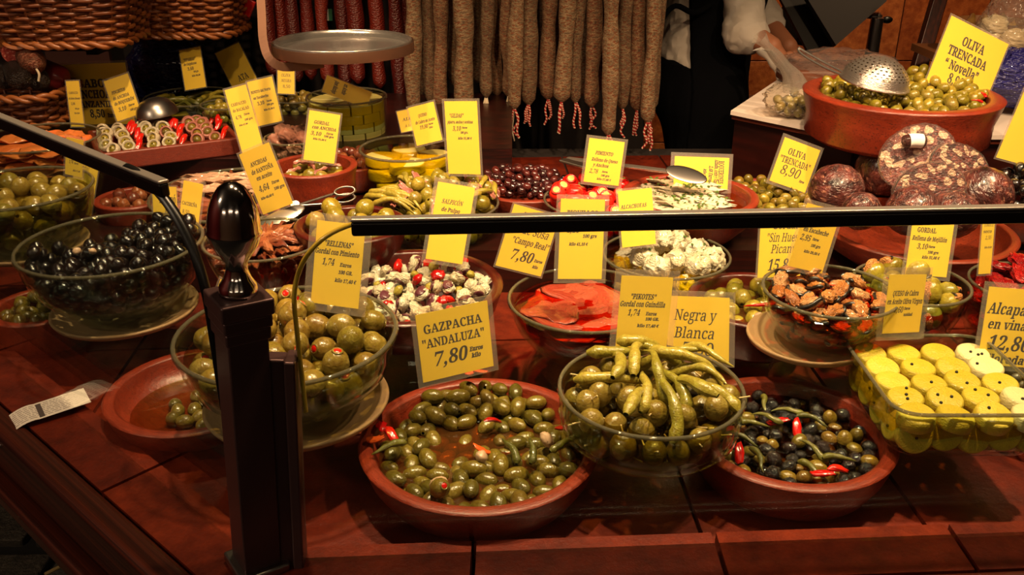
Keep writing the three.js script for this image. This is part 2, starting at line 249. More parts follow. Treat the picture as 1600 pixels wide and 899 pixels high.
{
  let n = 0;
  const S = 0.288, gap = 0.003;
  for (let i = -6; i < 8; i++) for (let j = 0; j < 6; j++) {   // the sunken deck
    const o = V(-0.045, 0, -0.845).addScaledVector(DF, i * S).addScaledVector(NF, -j * S - S), e = DF.clone().multiplyScalar(S - gap * 2), f = NF.clone().multiplyScalar(S - gap * 2);
    let q = [o, o.clone().add(e), o.clone().add(e).add(f), o.clone().add(f)];
    q = clip(q, G0.clone().addScaledVector(NF, -0.024), NF); if (q.length > 2) q = clip(q, S0.clone().addScaledVector(NS, -0.024), NS);
    if (q.length < 3 || areaOf(q) < 0.0008 || q.every((p) => p.x > 1.9 || p.z < -2.68)) continue;
    part(counter, 'tile', uvPlan(prism(q, TOP + DECK - 0.01, TOP + DECK)), M.tile[n++ % 3]);
  }
  const c1 = outline(0.058), c0 = outline(-0.022);
  for (let i = -1; i < 8; i++) {   // raised border in front
    const a = -0.045 + i * S, lo = G0.clone().addScaledVector(NF, -0.022), hi = G0.clone().addScaledVector(NF, 0.058);
    const pt = (b, x) => b.clone().addScaledVector(DF, (x - b.x) / DF.x);
    const q = i < 0 ? [c0, pt(lo, a + S - gap), pt(hi, a + S - gap), c1] : [pt(lo, a + gap), pt(lo, a + S - gap), pt(hi, a + S - gap), pt(hi, a + gap)];
    part(counter, 'tile', uvPlan(prism(q, TOP + DECK - 0.008, TOP)), M.tile[(i + 2) % 3]);
  }
  for (let i = 0; i < 8; i++) {   // raised border along the slanting side
    const a = c0.clone().addScaledVector(DS, i * 0.25 + gap), b = c0.clone().addScaledVector(DS, (i + 1) * 0.25 - gap), w = 0.08;
    const q = i ? [a, b, b.clone().addScaledVector(NS, w), a.clone().addScaledVector(NS, w)] : [c0.clone().addScaledVector(DS, gap), b, b.clone().addScaledVector(NS, w), c1.clone().addScaledVector(DS, gap)];
    part(counter, 'tile', uvPlan(prism(q, TOP + DECK - 0.008, TOP)), M.tile[i % 3]);
  }
  const mould = (off0, off1, y0, y1, r) => {
    const mk = (p, d, n, len, start) => { const g = new RoundedBoxGeometry(len, y1 - y0, off1 - off0, 2, r); const o = new THREE.Object3D(); o.position.copy(p).addScaledVector(d, start + len / 2).addScaledVector(n, (off0 + off1) / 2); o.position.y = TOP + (y0 + y1) / 2; o.rotation.y = Math.atan2(-d.z, d.x); o.updateMatrix(); g.applyMatrix4(o.matrix); return g; };
    const c = outline((off0 + off1) / 2), tF = c.clone().sub(G0).dot(DF), tS = c.clone().sub(S0).dot(DS);
    return [mk(G0, DF, NF, 2.3, tF - 0.008), mk(S0, DS, NS, 2.3, tS - 0.008)];
  };
  for (const g of mould(0.06, 0.098, -0.075, 0.004, 0.012)) part(counter, 'edge_trim', g, M.wood);
  for (const g of mould(0.06, 0.118, -0.115, -0.082, 0.01)) part(counter, 'lower_trim', g, M.wood);
}
// low tiled steps under the back rows
const stepAt = (x0, x1, z0, z1, h, label) => { const g = group('display_step', label, 'step', V(0, 0, 0)); part(g, 'riser', moved(box(x1 - x0, h - DECK, z0 - z1), (x0 + x1) / 2, TOP + (h + DECK) / 2, (z0 + z1) / 2), M.woodRed); return g; };
stepAt(-0.9, 0.52, -1.63, -2.08, 0.06, 'dark wood step under the middle row of bowls');
stepAt(0.53, 1.7, -1.57, -1.98, 0.03, 'dark wood step under the sausage dish');
stepAt(-1.7, -0.56, -2.085, -2.69, 0.11, 'dark wood step under the anchovy skewer tray');
stepAt(-0.55, 0.0, -2.085, -2.69, 0.135, 'dark wood step under the tall cheese bowl');

// ---------- glass guards, rails and corner post ----------
function hit(u, v, p0, d) { const r = ray(u, v), n = V(-d.z, 0, d.x), t = n.dot(p0.clone().sub(CAM)) / n.dot(r), q = CAM.clone().addScaledVector(r, t); return { s: q.clone().sub(p0).dot(d), y: q.y - TOP, q }; }
function guard(name, label, p0, d, s0, s1, hgt, rad, rail0, edgeMat, edgeR, low) {
  const g = group(name, label, 'glass guard', p0.clone().setY(TOP));
  g.rotation.y = Math.atan2(-d.z, d.x);
  const sh = new THREE.Shape(); sh.moveTo(s0 - low, 0); sh.lineTo(s1, 0); sh.lineTo(s1, hgt); sh.lineTo(s0 + rad * 1.3, hgt); sh.bezierCurveTo(s0 + rad * 0.5, hgt, s0, hgt - rad * 0.5, s0, hgt - rad * 1.3); sh.lineTo(s0 - low, 0);
  part(g, 'pane', moved(new THREE.ExtrudeGeometry(sh, { depth: 0.006, bevelEnabled: false, curveSegments: 20 }), 0, 0, -0.003), M.pane);
  const pts = []; for (let i = 0; i <= 24; i++) { const t = i / 24; pts.push(t < 0.35 ? V(s0, 0.2 + (hgt - rad * 1.3 - 0.2) * t / 0.35, 0) : (() => { const k = (t - 0.35) / 0.65, a = 1 - k; return V(a * a * a * s0 + 3 * a * a * k * s0 + 3 * a * k * k * (s0 + rad * 0.5) + k * k * k * (s0 + rad * 1.3), a * a * a * (hgt - rad * 1.3) + 3 * a * a * k * (hgt - rad * 0.5) + 3 * a * k * k * hgt + k * k * k * hgt, 0); })()); }
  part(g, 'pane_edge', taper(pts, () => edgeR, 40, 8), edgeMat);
  const L = s1 - rail0;
  part(g, 'rail', moved(rbox(L, 0.015, 0.011, 0.003), rail0 + L / 2, hgt - 0.008, 0), M.railDark);
  part(g.children[2], 'rail_cap', moved(rbox(L, 0.0035, 0.0115, 0.0015), rail0 + L / 2, hgt + 0.0012, 0), M.railCap, 'polished chrome cap');
  return g;
}
const hA = hit(548, 340, G0, DF), hB = hit(1590, 347, G0, DF), hC = hit(258, 296, S0, DS), hD = hit(5, 186, S0, DS), hE = hit(462, 500, G0, DF), hF = hit(333, 480, S0, DS);
console.log('rail', hA.s.toFixed(3), hA.y.toFixed(3), hB.s.toFixed(3), hB.y.toFixed(3), 'side', hC.s.toFixed(3), hC.y.toFixed(3), hD.s.toFixed(3), hD.y.toFixed(3), 'edge', hE.s.toFixed(3), hF.s.toFixed(3));
const RAILH = (hA.y + hB.y) / 2 + 0.006, SIDEH = (hC.y + hD.y) / 2 + 0.004;
guard('front_guard', 'long clear glass guard with dark chrome-topped rail in front of the olives', G0, DF, 0.056, 2.1, RAILH, 0.075, hA.s, phys({ color: 0xc8a838, roughness: 0.15, clearcoat: 0.6 }), 0.0026, 0.03);  // yellow edge colour stands in for the reflection along the glass edge
guard('side_guard', 'slanting glass guard with black edge and rail beside the black olives', S0, DS, 0.012, 2.1, SIDEH, 0.1, hC.s, M.black, 0.0055, 0);
{
  const P = onY(402, 884, 0), g = group('corner_post', 'square dark metal corner post topped by a polished egg finial', 'post', P);
  g.rotation.set(0, 0.62, 0);
  part(g, 'shaft', moved(rbox(0.042, 0.30, 0.042, 0.002), 0, 0.15, 0), M.postMetal);
  part(g, 'foot', moved(rbox(0.058, 0.012, 0.058, 0.003), 0, 0.006, 0), M.steel);
  for (const [y, w, h] of [[0.306, 0.047, 0.014], [0.32, 0.05, 0.014], [0.336, 0.054, 0.018]]) part(g, 'cap_tier', moved(rbox(w, h, w, 0.0025), 0, y, 0), M.postMetal);
  const prof = [[0, 0], [0.0185, 0], [0.019, 0.004], [0.018, 0.010], [0.0135, 0.017], [0.0105, 0.026], [0.0108, 0.034], [0.0165, 0.043], [0.0225, 0.053], [0.0252, 0.062], [0.0262, 0.064], [0.0262, 0.067], [0.0252, 0.069], [0.0248, 0.078], [0.0225, 0.09], [0.0185, 0.101], [0.0125, 0.110], [0.006, 0.1145], [0, 0.1155]];
  part(g, 'finial', moved(lathe(prof, 40), 0, 0.345, 0), M.polished, 'polished egg-shaped finial');
  const rel = (w) => g.worldToLocal(w.clone());
  g.updateMatrixWorld();
  for (const [q, w, d] of [[G0.clone().addScaledVector(DF, 0.016).setY(TOP), 0.020, 0.020], [G0.clone().addScaledVector(DF, 0.031).setY(TOP), 0.012, 0.030]]) { const l = rel(q), b = rbox(w, 0.272, d, 0.0025); const o = part(g, 'glass_clamp', moved(b, 0, 0.136, 0), M.postMetal); o.position.set(l.x, 0, l.z); o.rotation.y = -g.rotation.y + Math.atan2(-DF.z, DF.x); }
  g.rotation.order = 'ZYX'; g.rotation.z = -0.062;
}
// ---------- dishes ----------
function rim(u, v, w, o) {   // rim centre and radius from where the rim stands in the place
  const r = ray(u, v), d = o.D ? o.D * FPX / w : (TOP + o.h - EYE) / r.y, p = CAM.clone().addScaledVector(r, d);
  return { x: p.x, y: p.y, z: p.z, R: w / FPX * d / 2, d };
}
const interp = (prof, r) => { for (let i = 1; i < prof.length; i++) if (r <= prof[i][0]) { const [a, b] = [prof[i - 1], prof[i]]; return a[1] + (b[1] - a[1]) * (r - a[0]) / Math.max(1e-6, b[0] - a[0]); } return prof[prof.length - 1][1] + 1; };
function dish(kind, s, H, label, o = {}) {
  const R = s.R, y0 = s.y - H, t = o.t || (kind === 'clay' ? 0.011 : 0.0042);
  let outer, inner;
  if (kind === 'clay') {
    const b = o.base || 0.74;
    outer = [[0, 0], [R * b, 0], [R * (b + 0.09), H * 0.12], [R * 0.93, H * 0.5], [R * 0.975, H * 0.8], [R * 0.992, H * 0.93]];
    inner = [[0, 0.012], [R * b * 0.94 - t * 0.3, 0.013], [R * 0.88 - t, H * 0.42], [R * 0.955 - t, H * 0.78], [R - t * 1.5, H * 0.96]];
    const lip = [[R, H * 0.965], [R - t * 0.3, H * 0.995], [R - t * 0.75, H], [R - t * 1.2, H * 0.99]];
    s.prof = [...outer, ...lip, ...inner.slice().reverse()];
  } else if (kind === 'straight') {
    outer = [[0, 0], [R * 0.72, 0], [R * 0.86, H * 0.07], [R * 0.95, H * 0.22], [R * 0.985, H * 0.5], [R - t * 0.5, H * 0.9]];
    inner = [[0, 0.005], [R * 0.7, 0.005], [R * 0.84 - t, H * 0.1], [R * 0.95 - t, H * 0.26], [R * 0.985 - t, H * 0.5], [R - t * 1.6, H * 0.92]];
    s.prof = [...outer, [R + 0.001, H * 0.95], [R, H * 0.985], [R - t * 0.7, H], [R - t * 1.4, H * 0.98], ...inner.slice().reverse()];
  } else {
    const b = o.base || 0.5;
    outer = [[0, 0], [R * b, 0], [R * (b + 0.08), H * 0.04], [R * (b + 0.24), H * 0.22], [R * 0.88, H * 0.48], [R * 0.95, H * 0.72], [R - t * 0.4, H * 0.93]];
    inner = [[0, 0.006], [R * b - t, 0.006], [R * (b + 0.24) - t, H * 0.26], [R * 0.88 - t, H * 0.5], [R * 0.95 - t, H * 0.73], [R - t * 1.6, H * 0.94]];
    s.prof = [...outer, [R + 0.001, H * 0.955], [R + 0.001, H * 0.985], [R - t * 0.6, H], [R - t * 1.4, H * 0.985], ...inner.slice().reverse()];
  }
  if (kind !== 'clay') {
    s.mesh = group('glass_bowl', label, 'bowl', V(s.x, y0, s.z));
    part(s.mesh, 'glass_wall', lathe(s.prof, 64), M.glass);
    const tr = new THREE.TorusGeometry(R - t * 0.55, t * 0.62, 8, 72); tr.rotateX(Math.PI / 2); part(s.mesh, 'rim', moved(tr, 0, H - t * 0.4, 0), M.glassRim);
    s.inner = inner; s.y0 = y0; s.H = H; s.floor = (r) => y0 + interp(inner, r);
    return s;
  }
  const g = lathe(s.prof, 64);
  s.mesh = single(kind === 'clay' ? 'clay_dish' : 'glass_bowl', g, o.mat || (kind === 'clay' ? M.clay : M.glass), label, kind === 'clay' ? 'dish' : 'bowl', V(s.x, y0, s.z));
  s.inner = inner; s.y0 = y0; s.H = H; s.floor = (r) => y0 + interp(inner, r);
  return s;
}
function fluid(s, level, mat, label, deep = true) {   // level below the rim
  const y = s.H - level, pts = [], inn = s.inner.map(([r, h]) => [r - 0.0012, h + 0.0012]);
  if (deep) for (const [r, h] of inn) if (h < y) pts.push([r, h]);
  let rr = 0; for (let i = 1; i < inn.length; i++) if (inn[i - 1][1] <= y && inn[i][1] >= y) rr = inn[i - 1][0] + (inn[i][0] - inn[i - 1][0]) * (y - inn[i - 1][1]) / (inn[i][1] - inn[i - 1][1]);
  if (!rr) rr = inn[inn.length - 1][0];
  pts.push([rr, y], [0, y]);
  return single('liquid', lathe(pts, 48), mat, label, 'liquid', V(s.x, s.y0, s.z), null, 'stuff');
}
function saucer(x, y, z, R, label, mat = M.beige) { return single('saucer', lathe([[0, 0], [R * 0.72, 0], [R * 0.97, 0.012], [R, 0.018], [R * 0.99, 0.021], [R * 0.96, 0.0205], [R * 0.72, 0.008], [0, 0.008]], 56), mat, label, 'saucer', V(x, y, z)); }
function stand(x, y1, z, R, label) {   // an upturned glass bowl carries a bowl
  const H = y1 - (TOP + DECK); return single('glass_stand', lathe([[R, 0], [R, 0.005], [R * 0.97, 0.012], [R * 0.9, H * 0.5], [R * 0.68, H - 0.003], [R * 0.66, H], [0, H], [0, H - 0.004], [R * 0.62, H - 0.005], [R * 0.86, H * 0.5], [R * 0.94, 0.010], [R * 0.95, 0]], 40), M.glass, label, 'stand', V(x, TOP + DECK, z));
}
// drop balls one by one onto the lowest free spot below a target surface
function pack(s, r, top, o = {}) {
  const rand = rng(o.seed || 5), out = [], Rmax = o.Rmax || s.R, tries = o.tries || 70, hollow = o.hollow || 0;
  const floorAt = (x, z) => { const q = Math.hypot(x, z); let f = -9; for (let j = -3; j <= 3; j++) { const w = j / 3 * r * 0.9, y = s.floor(Math.abs(q + w)) + Math.sqrt(r * r - w * w) - r; if (y > f) f = y; } const t = top(x, z); if (hollow && t - hollow * r > f && (!o.shell || q < o.shell)) f = t - hollow * r; return f; };
  for (let n = 0; n < (o.max || 400); n++) {
    let best = null, bs = 1e9;
    for (let k = 0; k < tries; k++) {
      const a = rand() * Math.PI * 2, q = Math.sqrt(rand()) * (Rmax - r * 0.9), x = Math.cos(a) * q, z = Math.sin(a) * q;
      let y = floorAt(x, z) + r;
      for (const p of out) { const d2 = (p.x - x) ** 2 + (p.z - z) ** 2, m = (r + p.r) * 0.92; if (d2 < m * m) { const yy = p.y + Math.sqrt(m * m - d2); if (yy > y) y = yy; } }
      const sc = y - top(x, z);
      if (sc < bs && !(o.avoid && o.avoid(x, y, z))) { bs = sc; best = { x, y, z, r: r * (0.92 + rand() * 0.16) }; }
    }
    if (!best || bs > 0) { if (n > 10 && (o.miss = (o.miss || 0) + 1) > 24) break; continue; }
    best.y += (best.r - r) * 0.5;
    out.push(best);
  }
  const wallR = (y) => { let w = 0; for (let q = 0; q < s.R; q += 0.004) if (s.floor(q) < y) w = q; return w; };
  const keep = !o.full ? out : out.filter((p) => !(p.y < top(p.x, p.z) - 2.9 * r && p.y > s.floor(0) + 1.8 * r && (p.z < -0.4 * s.R || Math.hypot(p.x, p.z) < wallR(p.y) - 2.5 * r)));
  return keep.map((p) => ({ p: V(s.x + p.x, p.y, s.z + p.z), k: p.r / r }));
}
function put(protos, spots, name, label, category, grp, seed = 3, o = {}) {
  const r = rng(seed);
  spots.forEach(({ p, k }, i) => {
    const src = protos[Math.floor(r() * protos.length)], c = src.clone();
    c.name = numbered(name); tag(c, typeof label === 'function' ? label(i) : label, category, grp);
    c.position.copy(p);
    if (o.flat) c.rotation.set((r() - 0.5) * o.flat, r() * 6.283, (r() - 0.5) * o.flat); else if (o.turn) c.rotation.set(...o.turn(r, p)); else c.rotation.set(r() * 6.283, r() * 6.283, r() * 6.283);
    const q = k * (0.96 + r() * 0.08); c.scale.setScalar(q);
    scene.add(c);
  });
  return spots.length;
}
const proto = (geo, mat) => new THREE.Mesh(geo, mat);
// ---- olives ----
const olGeo = (r, len, seed) => { const g = blob(r, r * len, r, 0.05, 1.3, seed, 16, 12); return g; };
const plainOlives = (mats, r, len, n = 4) => { const out = []; for (let i = 0; i < n; i++) for (const m of mats) { if (i && m !== mats[i % mats.length]) continue; out.push(proto(olGeo(r, len, i * 3.1), m)); } return out; };
function stuffedOlives(mats, r, len) {   // a pitted olive with a red plug at one end
  const ring = new THREE.TorusGeometry(r * 0.34, r * 0.1, 8, 16); ring.rotateX(Math.PI / 2);
  const plug = new THREE.SphereGeometry(r * 0.34, 12, 8); plug.scale(1, 0.45, 1);
  return mats.map((m, i) => { const g = new THREE.Group(); part(g, 'flesh', olGeo(r, len, i * 2.3), m); const b = part(g, 'rim_of_hole', ring, m); b.position.y = r * len * 0.94; const q = part(g, 'pimento', plug, M.red[i % 3], 'red pimento filling'); q.position.y = r * len * 0.94; return g; });
}
function pittedGeo(r, len, seed) {   // an olive with a real hole where the stone came out
  const pr = [[0, -len * r]]; for (let k = 1; k <= 9; k++) { const a = -Math.PI / 2 + k / 9.6 * Math.PI; pr.push([Math.cos(a) * r, Math.sin(a) * r * len]); }
  pr.push([r * 0.25, r * len * 0.9], [r * 0.19, r * len * 0.6], [r * 0.15, r * len * 0.15], [0, r * len * 0.1]);
  const g = lathe(pr, 16), p = g.attributes.position; for (let i = 0; i < p.count; i++) { const v = V(p.getX(i), p.getY(i), p.getZ(i)), k = 1 + 0.05 * fbm(v.x / r * 1.3 + seed, v.y / r * 1.3, v.z / r * 1.3 - seed); p.setXYZ(i, v.x * k, v.y * k, v.z * k); }
  return g;
}
function pittedOlives(mats, r, len) { return mats.map((m, i) => proto(pittedGeo(r, len, i * 2.9), m)); }
const strip = (l, w, t, seed) => { const g = blob(l * 0.52, t * 0.62, w * 0.55, 0.35, 1.6, seed * 3 + 1, 16, 10), p = g.attributes.position; for (let i = 0; i < p.count; i++) { const x = p.getX(i) / l; p.setY(i, p.getY(i) + Math.sin(x * 3 + seed) * l * 0.14); } g.computeVertexNormals(); return g; };
const onTop = (s, y, list) => list.map(([fx, fz, dy = 0]) => ({ p: V(s.x + fx * s.R, y + dy, s.z + fz * s.R), k: 1 }));
function chilli(len, r, bend, seed) { const rr = rng(seed + 40), pts = []; for (let i = 0; i <= 6; i++) { const t = i / 6; pts.push(V((t - 0.5) * len, Math.sin(t * Math.PI) * bend * len, Math.sin(t * 5 + seed) * len * 0.07 + (rr() - 0.5) * len * 0.03)); } return taper(pts, (t) => r * (t < 0.08 ? 0.35 + t * 6 : Math.pow(Math.max(0.02, 1 - t), 0.55)) * (1 + 0.1 * Math.sin(t * 21 + seed)), 18, 9); }

// ======== left glass bowl of stuffed olives ========
{
  const s = dish('deep', rim(448, 517, 345, { D: 0.285 }), 0.112, 'large clear glass bowl heaped with pimento-stuffed green olives behind the post', { base: 0.46, t: 0.005 });
  const top = (x, z) => s.y - 0.012 + 0.024 * (1 - Math.hypot(x, z) / s.R) - z * 0.05;
  const sp = pack(s, 0.0178, top, { seed: 3, full: 1, max: 210 });
  const st = stuffedOlives(M.greenPale.concat(M.green), 0.0165, 1.14);
  put(st, sp, 'stuffed_olive', 'green olive stuffed with red pimento in the large glass bowl', 'olive', 'stuffed olives in the large glass bowl', 4);
  fluid(s, 0.022, M.brine, 'pale brine around the stuffed olives');
  saucer(s.x + 0.004, s.y0 - 0.0085, s.z, 0.122, 'beige ceramic saucer under the stuffed olive bowl');
}
// ======== big clay dish of cracked green olives (front) ========
{
  const s = dish('clay', rim(750, 684, 378, { h: 0.042 }), 0.07, 'wide clay dish of green olives with carrot and pepper behind the glass', { t: 0.013 });
  const dome = (x, z) => { const q = Math.hypot(x + 0.02, z + 0.012) / s.R; return s.y - 0.028 + (q < 0.3 ? -0.001 : 0.012) + (z < -0.05 ? (-z - 0.05) * 0.36 : 0); };
  const sp = pack(s, 0.0116, dome, { seed: 8, hollow: 3.2, tries: 110, max: 330, Rmax: s.R * 0.96 });
  const pr = [...plainOlives(M.gazp, 0.0107, 1.56, 4), ...pittedOlives(M.gazp.slice(0, 3), 0.0107, 1.5)];
  put(pr, sp, 'green_olive', 'dull green olive in the wide clay dish with carrot bits', 'olive', 'olives in the wide clay dish', 9, { turn: (r) => [1.57 + (r() - 0.5) * 1.1, 0, r() * 6.28] });
  const st = stuffedOlives([M.gazp[3]], 0.0125, 1.2);
  const one = st[0].clone(); one.name = numbered('stuffed_olive'); tag(one, 'single red-stuffed olive at the front of the wide clay dish', 'olive'); one.position.set(s.x - 0.045, s.y + 0.004, s.z + 0.115); one.rotation.set(0.7, 0, -0.45); scene.add(one);
  const strips = [0, 1, 2].map((i) => proto(strip(0.032, 0.013, 0.005, i), M.red[i])), car = [3, 4].map((i) => proto(strip(0.026, 0.012, 0.005, i), M.carrot));
  put(strips, onTop(s, s.y - 0.002, [[-0.83, -0.12, 0.006], [-0.74, -0.02, 0.004], [0.72, -0.02, 0.01], [0.8, -0.14, 0.014], [0.1, -0.25, 0]]), 'pepper_strip', 'red pepper strip among the olives in the wide clay dish', 'pepper strip', 'pepper strips in the wide clay dish', 2, { flat: 0.6 });
  put(car, onTop(s, s.y + 0.012, [[-0.1, -0.78, 0.02], [-0.02, -0.74, 0.02], [0.02, 0.1, -0.018], [-0.85, 0.1, -0.002]]), 'carrot_slice', 'orange carrot slice in the wide clay dish', 'carrot', 'carrot slices in the wide clay dish', 6, { flat: 0.8 });
  put([proto(blob(0.012, 0.009, 0.008, 0.2, 2, 4), M.garlic)], onTop(s, s.y - 0.006, [[0.02, 0.24, 0.002], [-0.3, 0.62, 0.006], [0.55, 0.05, 0.008]]), 'garlic_clove', 'garlic clove among the olives of the wide clay dish', 'garlic', 'garlic in the wide clay dish', 5);
  const gh = [0, 1].map((i) => proto(chilli(0.05, 0.0062, 0.12, i), M.gherkin[i]));
  put(gh, onTop(s, s.y, [[0.25, 0.12, -0.008], [0.42, 0.22, 0.004], [-0.72, 0.22, 0.006], [0.68, 0.18, 0.006]]), 'gherkin', 'thin pickled gherkin in the wide clay dish', 'gherkin', 'gherkins in the wide clay dish', 8, { flat: 0.5 });
  fluid(s, 0.024, M.brineOrange, 'orange seasoned brine pooled in the wide clay dish', false);
}
// ======== straight glass bowl of olive and chilli skewers ========
{
  const s = dish('straight', rim(1017, 604, 291, { D: 0.24 }), 0.074, 'straight-sided glass bowl of olive and green chilli skewers', { t: 0.0045 });
  const top = (x, z) => s.y - 0.016;
  const sp = pack(s, 0.0165, top, { seed: 14, full: 1, max: 150 });
  const peps = [0, 1, 2, 3, 4].map((i) => chilli(0.085 + i * 0.006, 0.0092, 0.14 + (i % 3) * 0.07, i * 1.7));
  const pick = new THREE.CylinderGeometry(0.0011, 0.0007, 0.03, 6);
  const mk = (i) => { const g = new THREE.Group(); part(g, 'olive', olGeo(0.0158, 1.12, i * 2.1), M.green[i % 4].clone ? M.green[i % 4] : M.green[0]); const q = part(g, 'toothpick', pick, M.pick); q.position.set(0.012, 0.006, 0.004); q.rotation.z = -1.1; return g; };
  put([0, 1, 2, 3].map(mk), sp, 'skewered_olive', 'olive on a toothpick in the straight-sided glass bowl', 'olive', 'skewered olives in the straight-sided bowl', 15, { turn: (r) => [r() * 0.8 - 0.4, r() * 6.28, r() * 0.8 - 0.4] });
  const list = [[0.0, -0.62, 0.2, 1.9], [-0.12, -0.3, 1.15, 2.0], [0.05, 0.05, 1.9, 1.6], [0.3, -0.42, -0.35, 1.5], [0.42, -0.15, -0.55, 1.7], [0.22, 0.25, 1.75, 1.5], [0.5, 0.05, -0.75, 1.3], [0.62, -0.35, -0.6, 1.2], [-0.28, -0.58, 0.35, 1.3], [-0.36, -0.2, 1.3, 1.1], [-0.12, 0.25, 1.35, 1.2], [0.1, -0.62, 2.7, 1.2], [0.36, 0.42, 2.2, 1.0], [-0.42, 0.02, 0.1, 0.8], [0.12, 0.48, 1.5, 0.7], [0.58, 0.3, 2.6, 0.9], [-0.2, 0.52, 0.9, 0.7]];
  list.forEach(([fx, fz, ry, lift], i) => { const c = new THREE.Mesh(peps[i % 5], M.guind[i % 3]); c.name = numbered('green_chilli'); tag(c, 'curved pale green chilli on the olives of the straight-sided bowl', 'chilli', 'green chillies in the straight-sided bowl'); c.position.set(s.x + fx * s.R * 0.95, s.y - 0.006 + lift * 0.012, s.z + fz * s.R * 0.9); c.rotation.set((i % 3 - 1) * 0.3, ry, (i % 4 - 1.5) * 0.22); scene.add(c); });
  const big = [[-0.62, -0.2], [-0.56, 0.12], [-0.26, 0.22], [-0.02, 0.5], [0.26, 0.56], [0.62, 0.4], [0.78, 0.2], [-0.4, -0.42], [0.66, -0.1], [-0.7, 0.3]];
  put([0, 1, 2].map(mk), onTop(s, s.y - 0.003, big), 'skewered_olive', 'olive on a toothpick in the straight-sided glass bowl', 'olive', 'skewered olives in the straight-sided bowl', 18, { turn: (r) => [r() * 0.6 - 0.3, r() * 6.28, r() * 0.6 - 0.3] });
  fluid(s, 0.016, M.brine, 'clear yellow brine in the bowl of skewers');
}
// ======== clay dish of mixed small olives in dark brine ========
{
  const s = dish('clay', rim(1232, 668, 326, { h: 0.045 }), 0.072, 'clay dish of small mixed black and green olives under the cheese dish', { t: 0.013 });
  const sp = pack(s, 0.0098, () => s.y - 0.0145, { seed: 31, hollow: 3.4, tries: 110, max: 330, Rmax: s.R * 0.95 });
  const r = rng(77), A = [], B = [];
  sp.forEach((p) => (r() < 0.42 ? A : B).push(p));
  put(plainOlives(M.small, 0.0098, 1.25, 3), A, 'small_olive', 'small tan-green olive in the dark mixed olive dish', 'olive', 'small green olives in the mixed dish', 32);
  put([0, 1, 2].map((i) => proto(blob(0.0095, 0.0105, 0.0095, 0.16, 3, i * 3, 16, 12), M.wrinkled[i % 2])), B, 'wrinkled_olive', 'wrinkled black olive in the mixed olive dish', 'olive', 'wrinkled black olives in the mixed dish', 33);
  put([0, 1].map((i) => proto(chilli(0.045, 0.005, 0.1, i + 3), M.gherkin[i])), onTop(s, s.y - 0.008, [[-0.55, -0.55, 0.002], [-0.1, -0.5], [-0.3, -0.1, 0.002], [-0.15, -0.2, 0.004], [-0.48, 0.15, 0.002], [0.1, -0.35], [0.15, 0.3], [-0.4, 0.45], [0.05, 0.62], [0.3, -0.2], [-0.62, -0.32, 0.003], [0.35, 0.45]]), 'gherkin', 'thin green gherkin floating in the mixed olive dish', 'gherkin', 'gherkins in the mixed dish', 34, { flat: 0.4 });
  put([0, 1, 2].map((i) => proto(strip(0.03, 0.011, 0.006, i), M.red[i])), onTop(s, s.y - 0.007, [[-0.6, -0.5, 0.002], [-0.5, -0.42], [-0.58, 0.0], [-0.55, 0.36], [-0.05, -0.18], [0.1, -0.05, 0.001], [0.1, 0.72, 0.005], [0.25, 0.68, 0.006], [-0.62, 0.18]]), 'pepper_strip', 'red pepper strip in the dark mixed olive dish', 'pepper strip', 'pepper strips in the mixed dish', 35, { flat: 0.4 });
  fluid(s, 0.02, M.brineBlack, 'dark brine in the mixed olive dish', false);
}
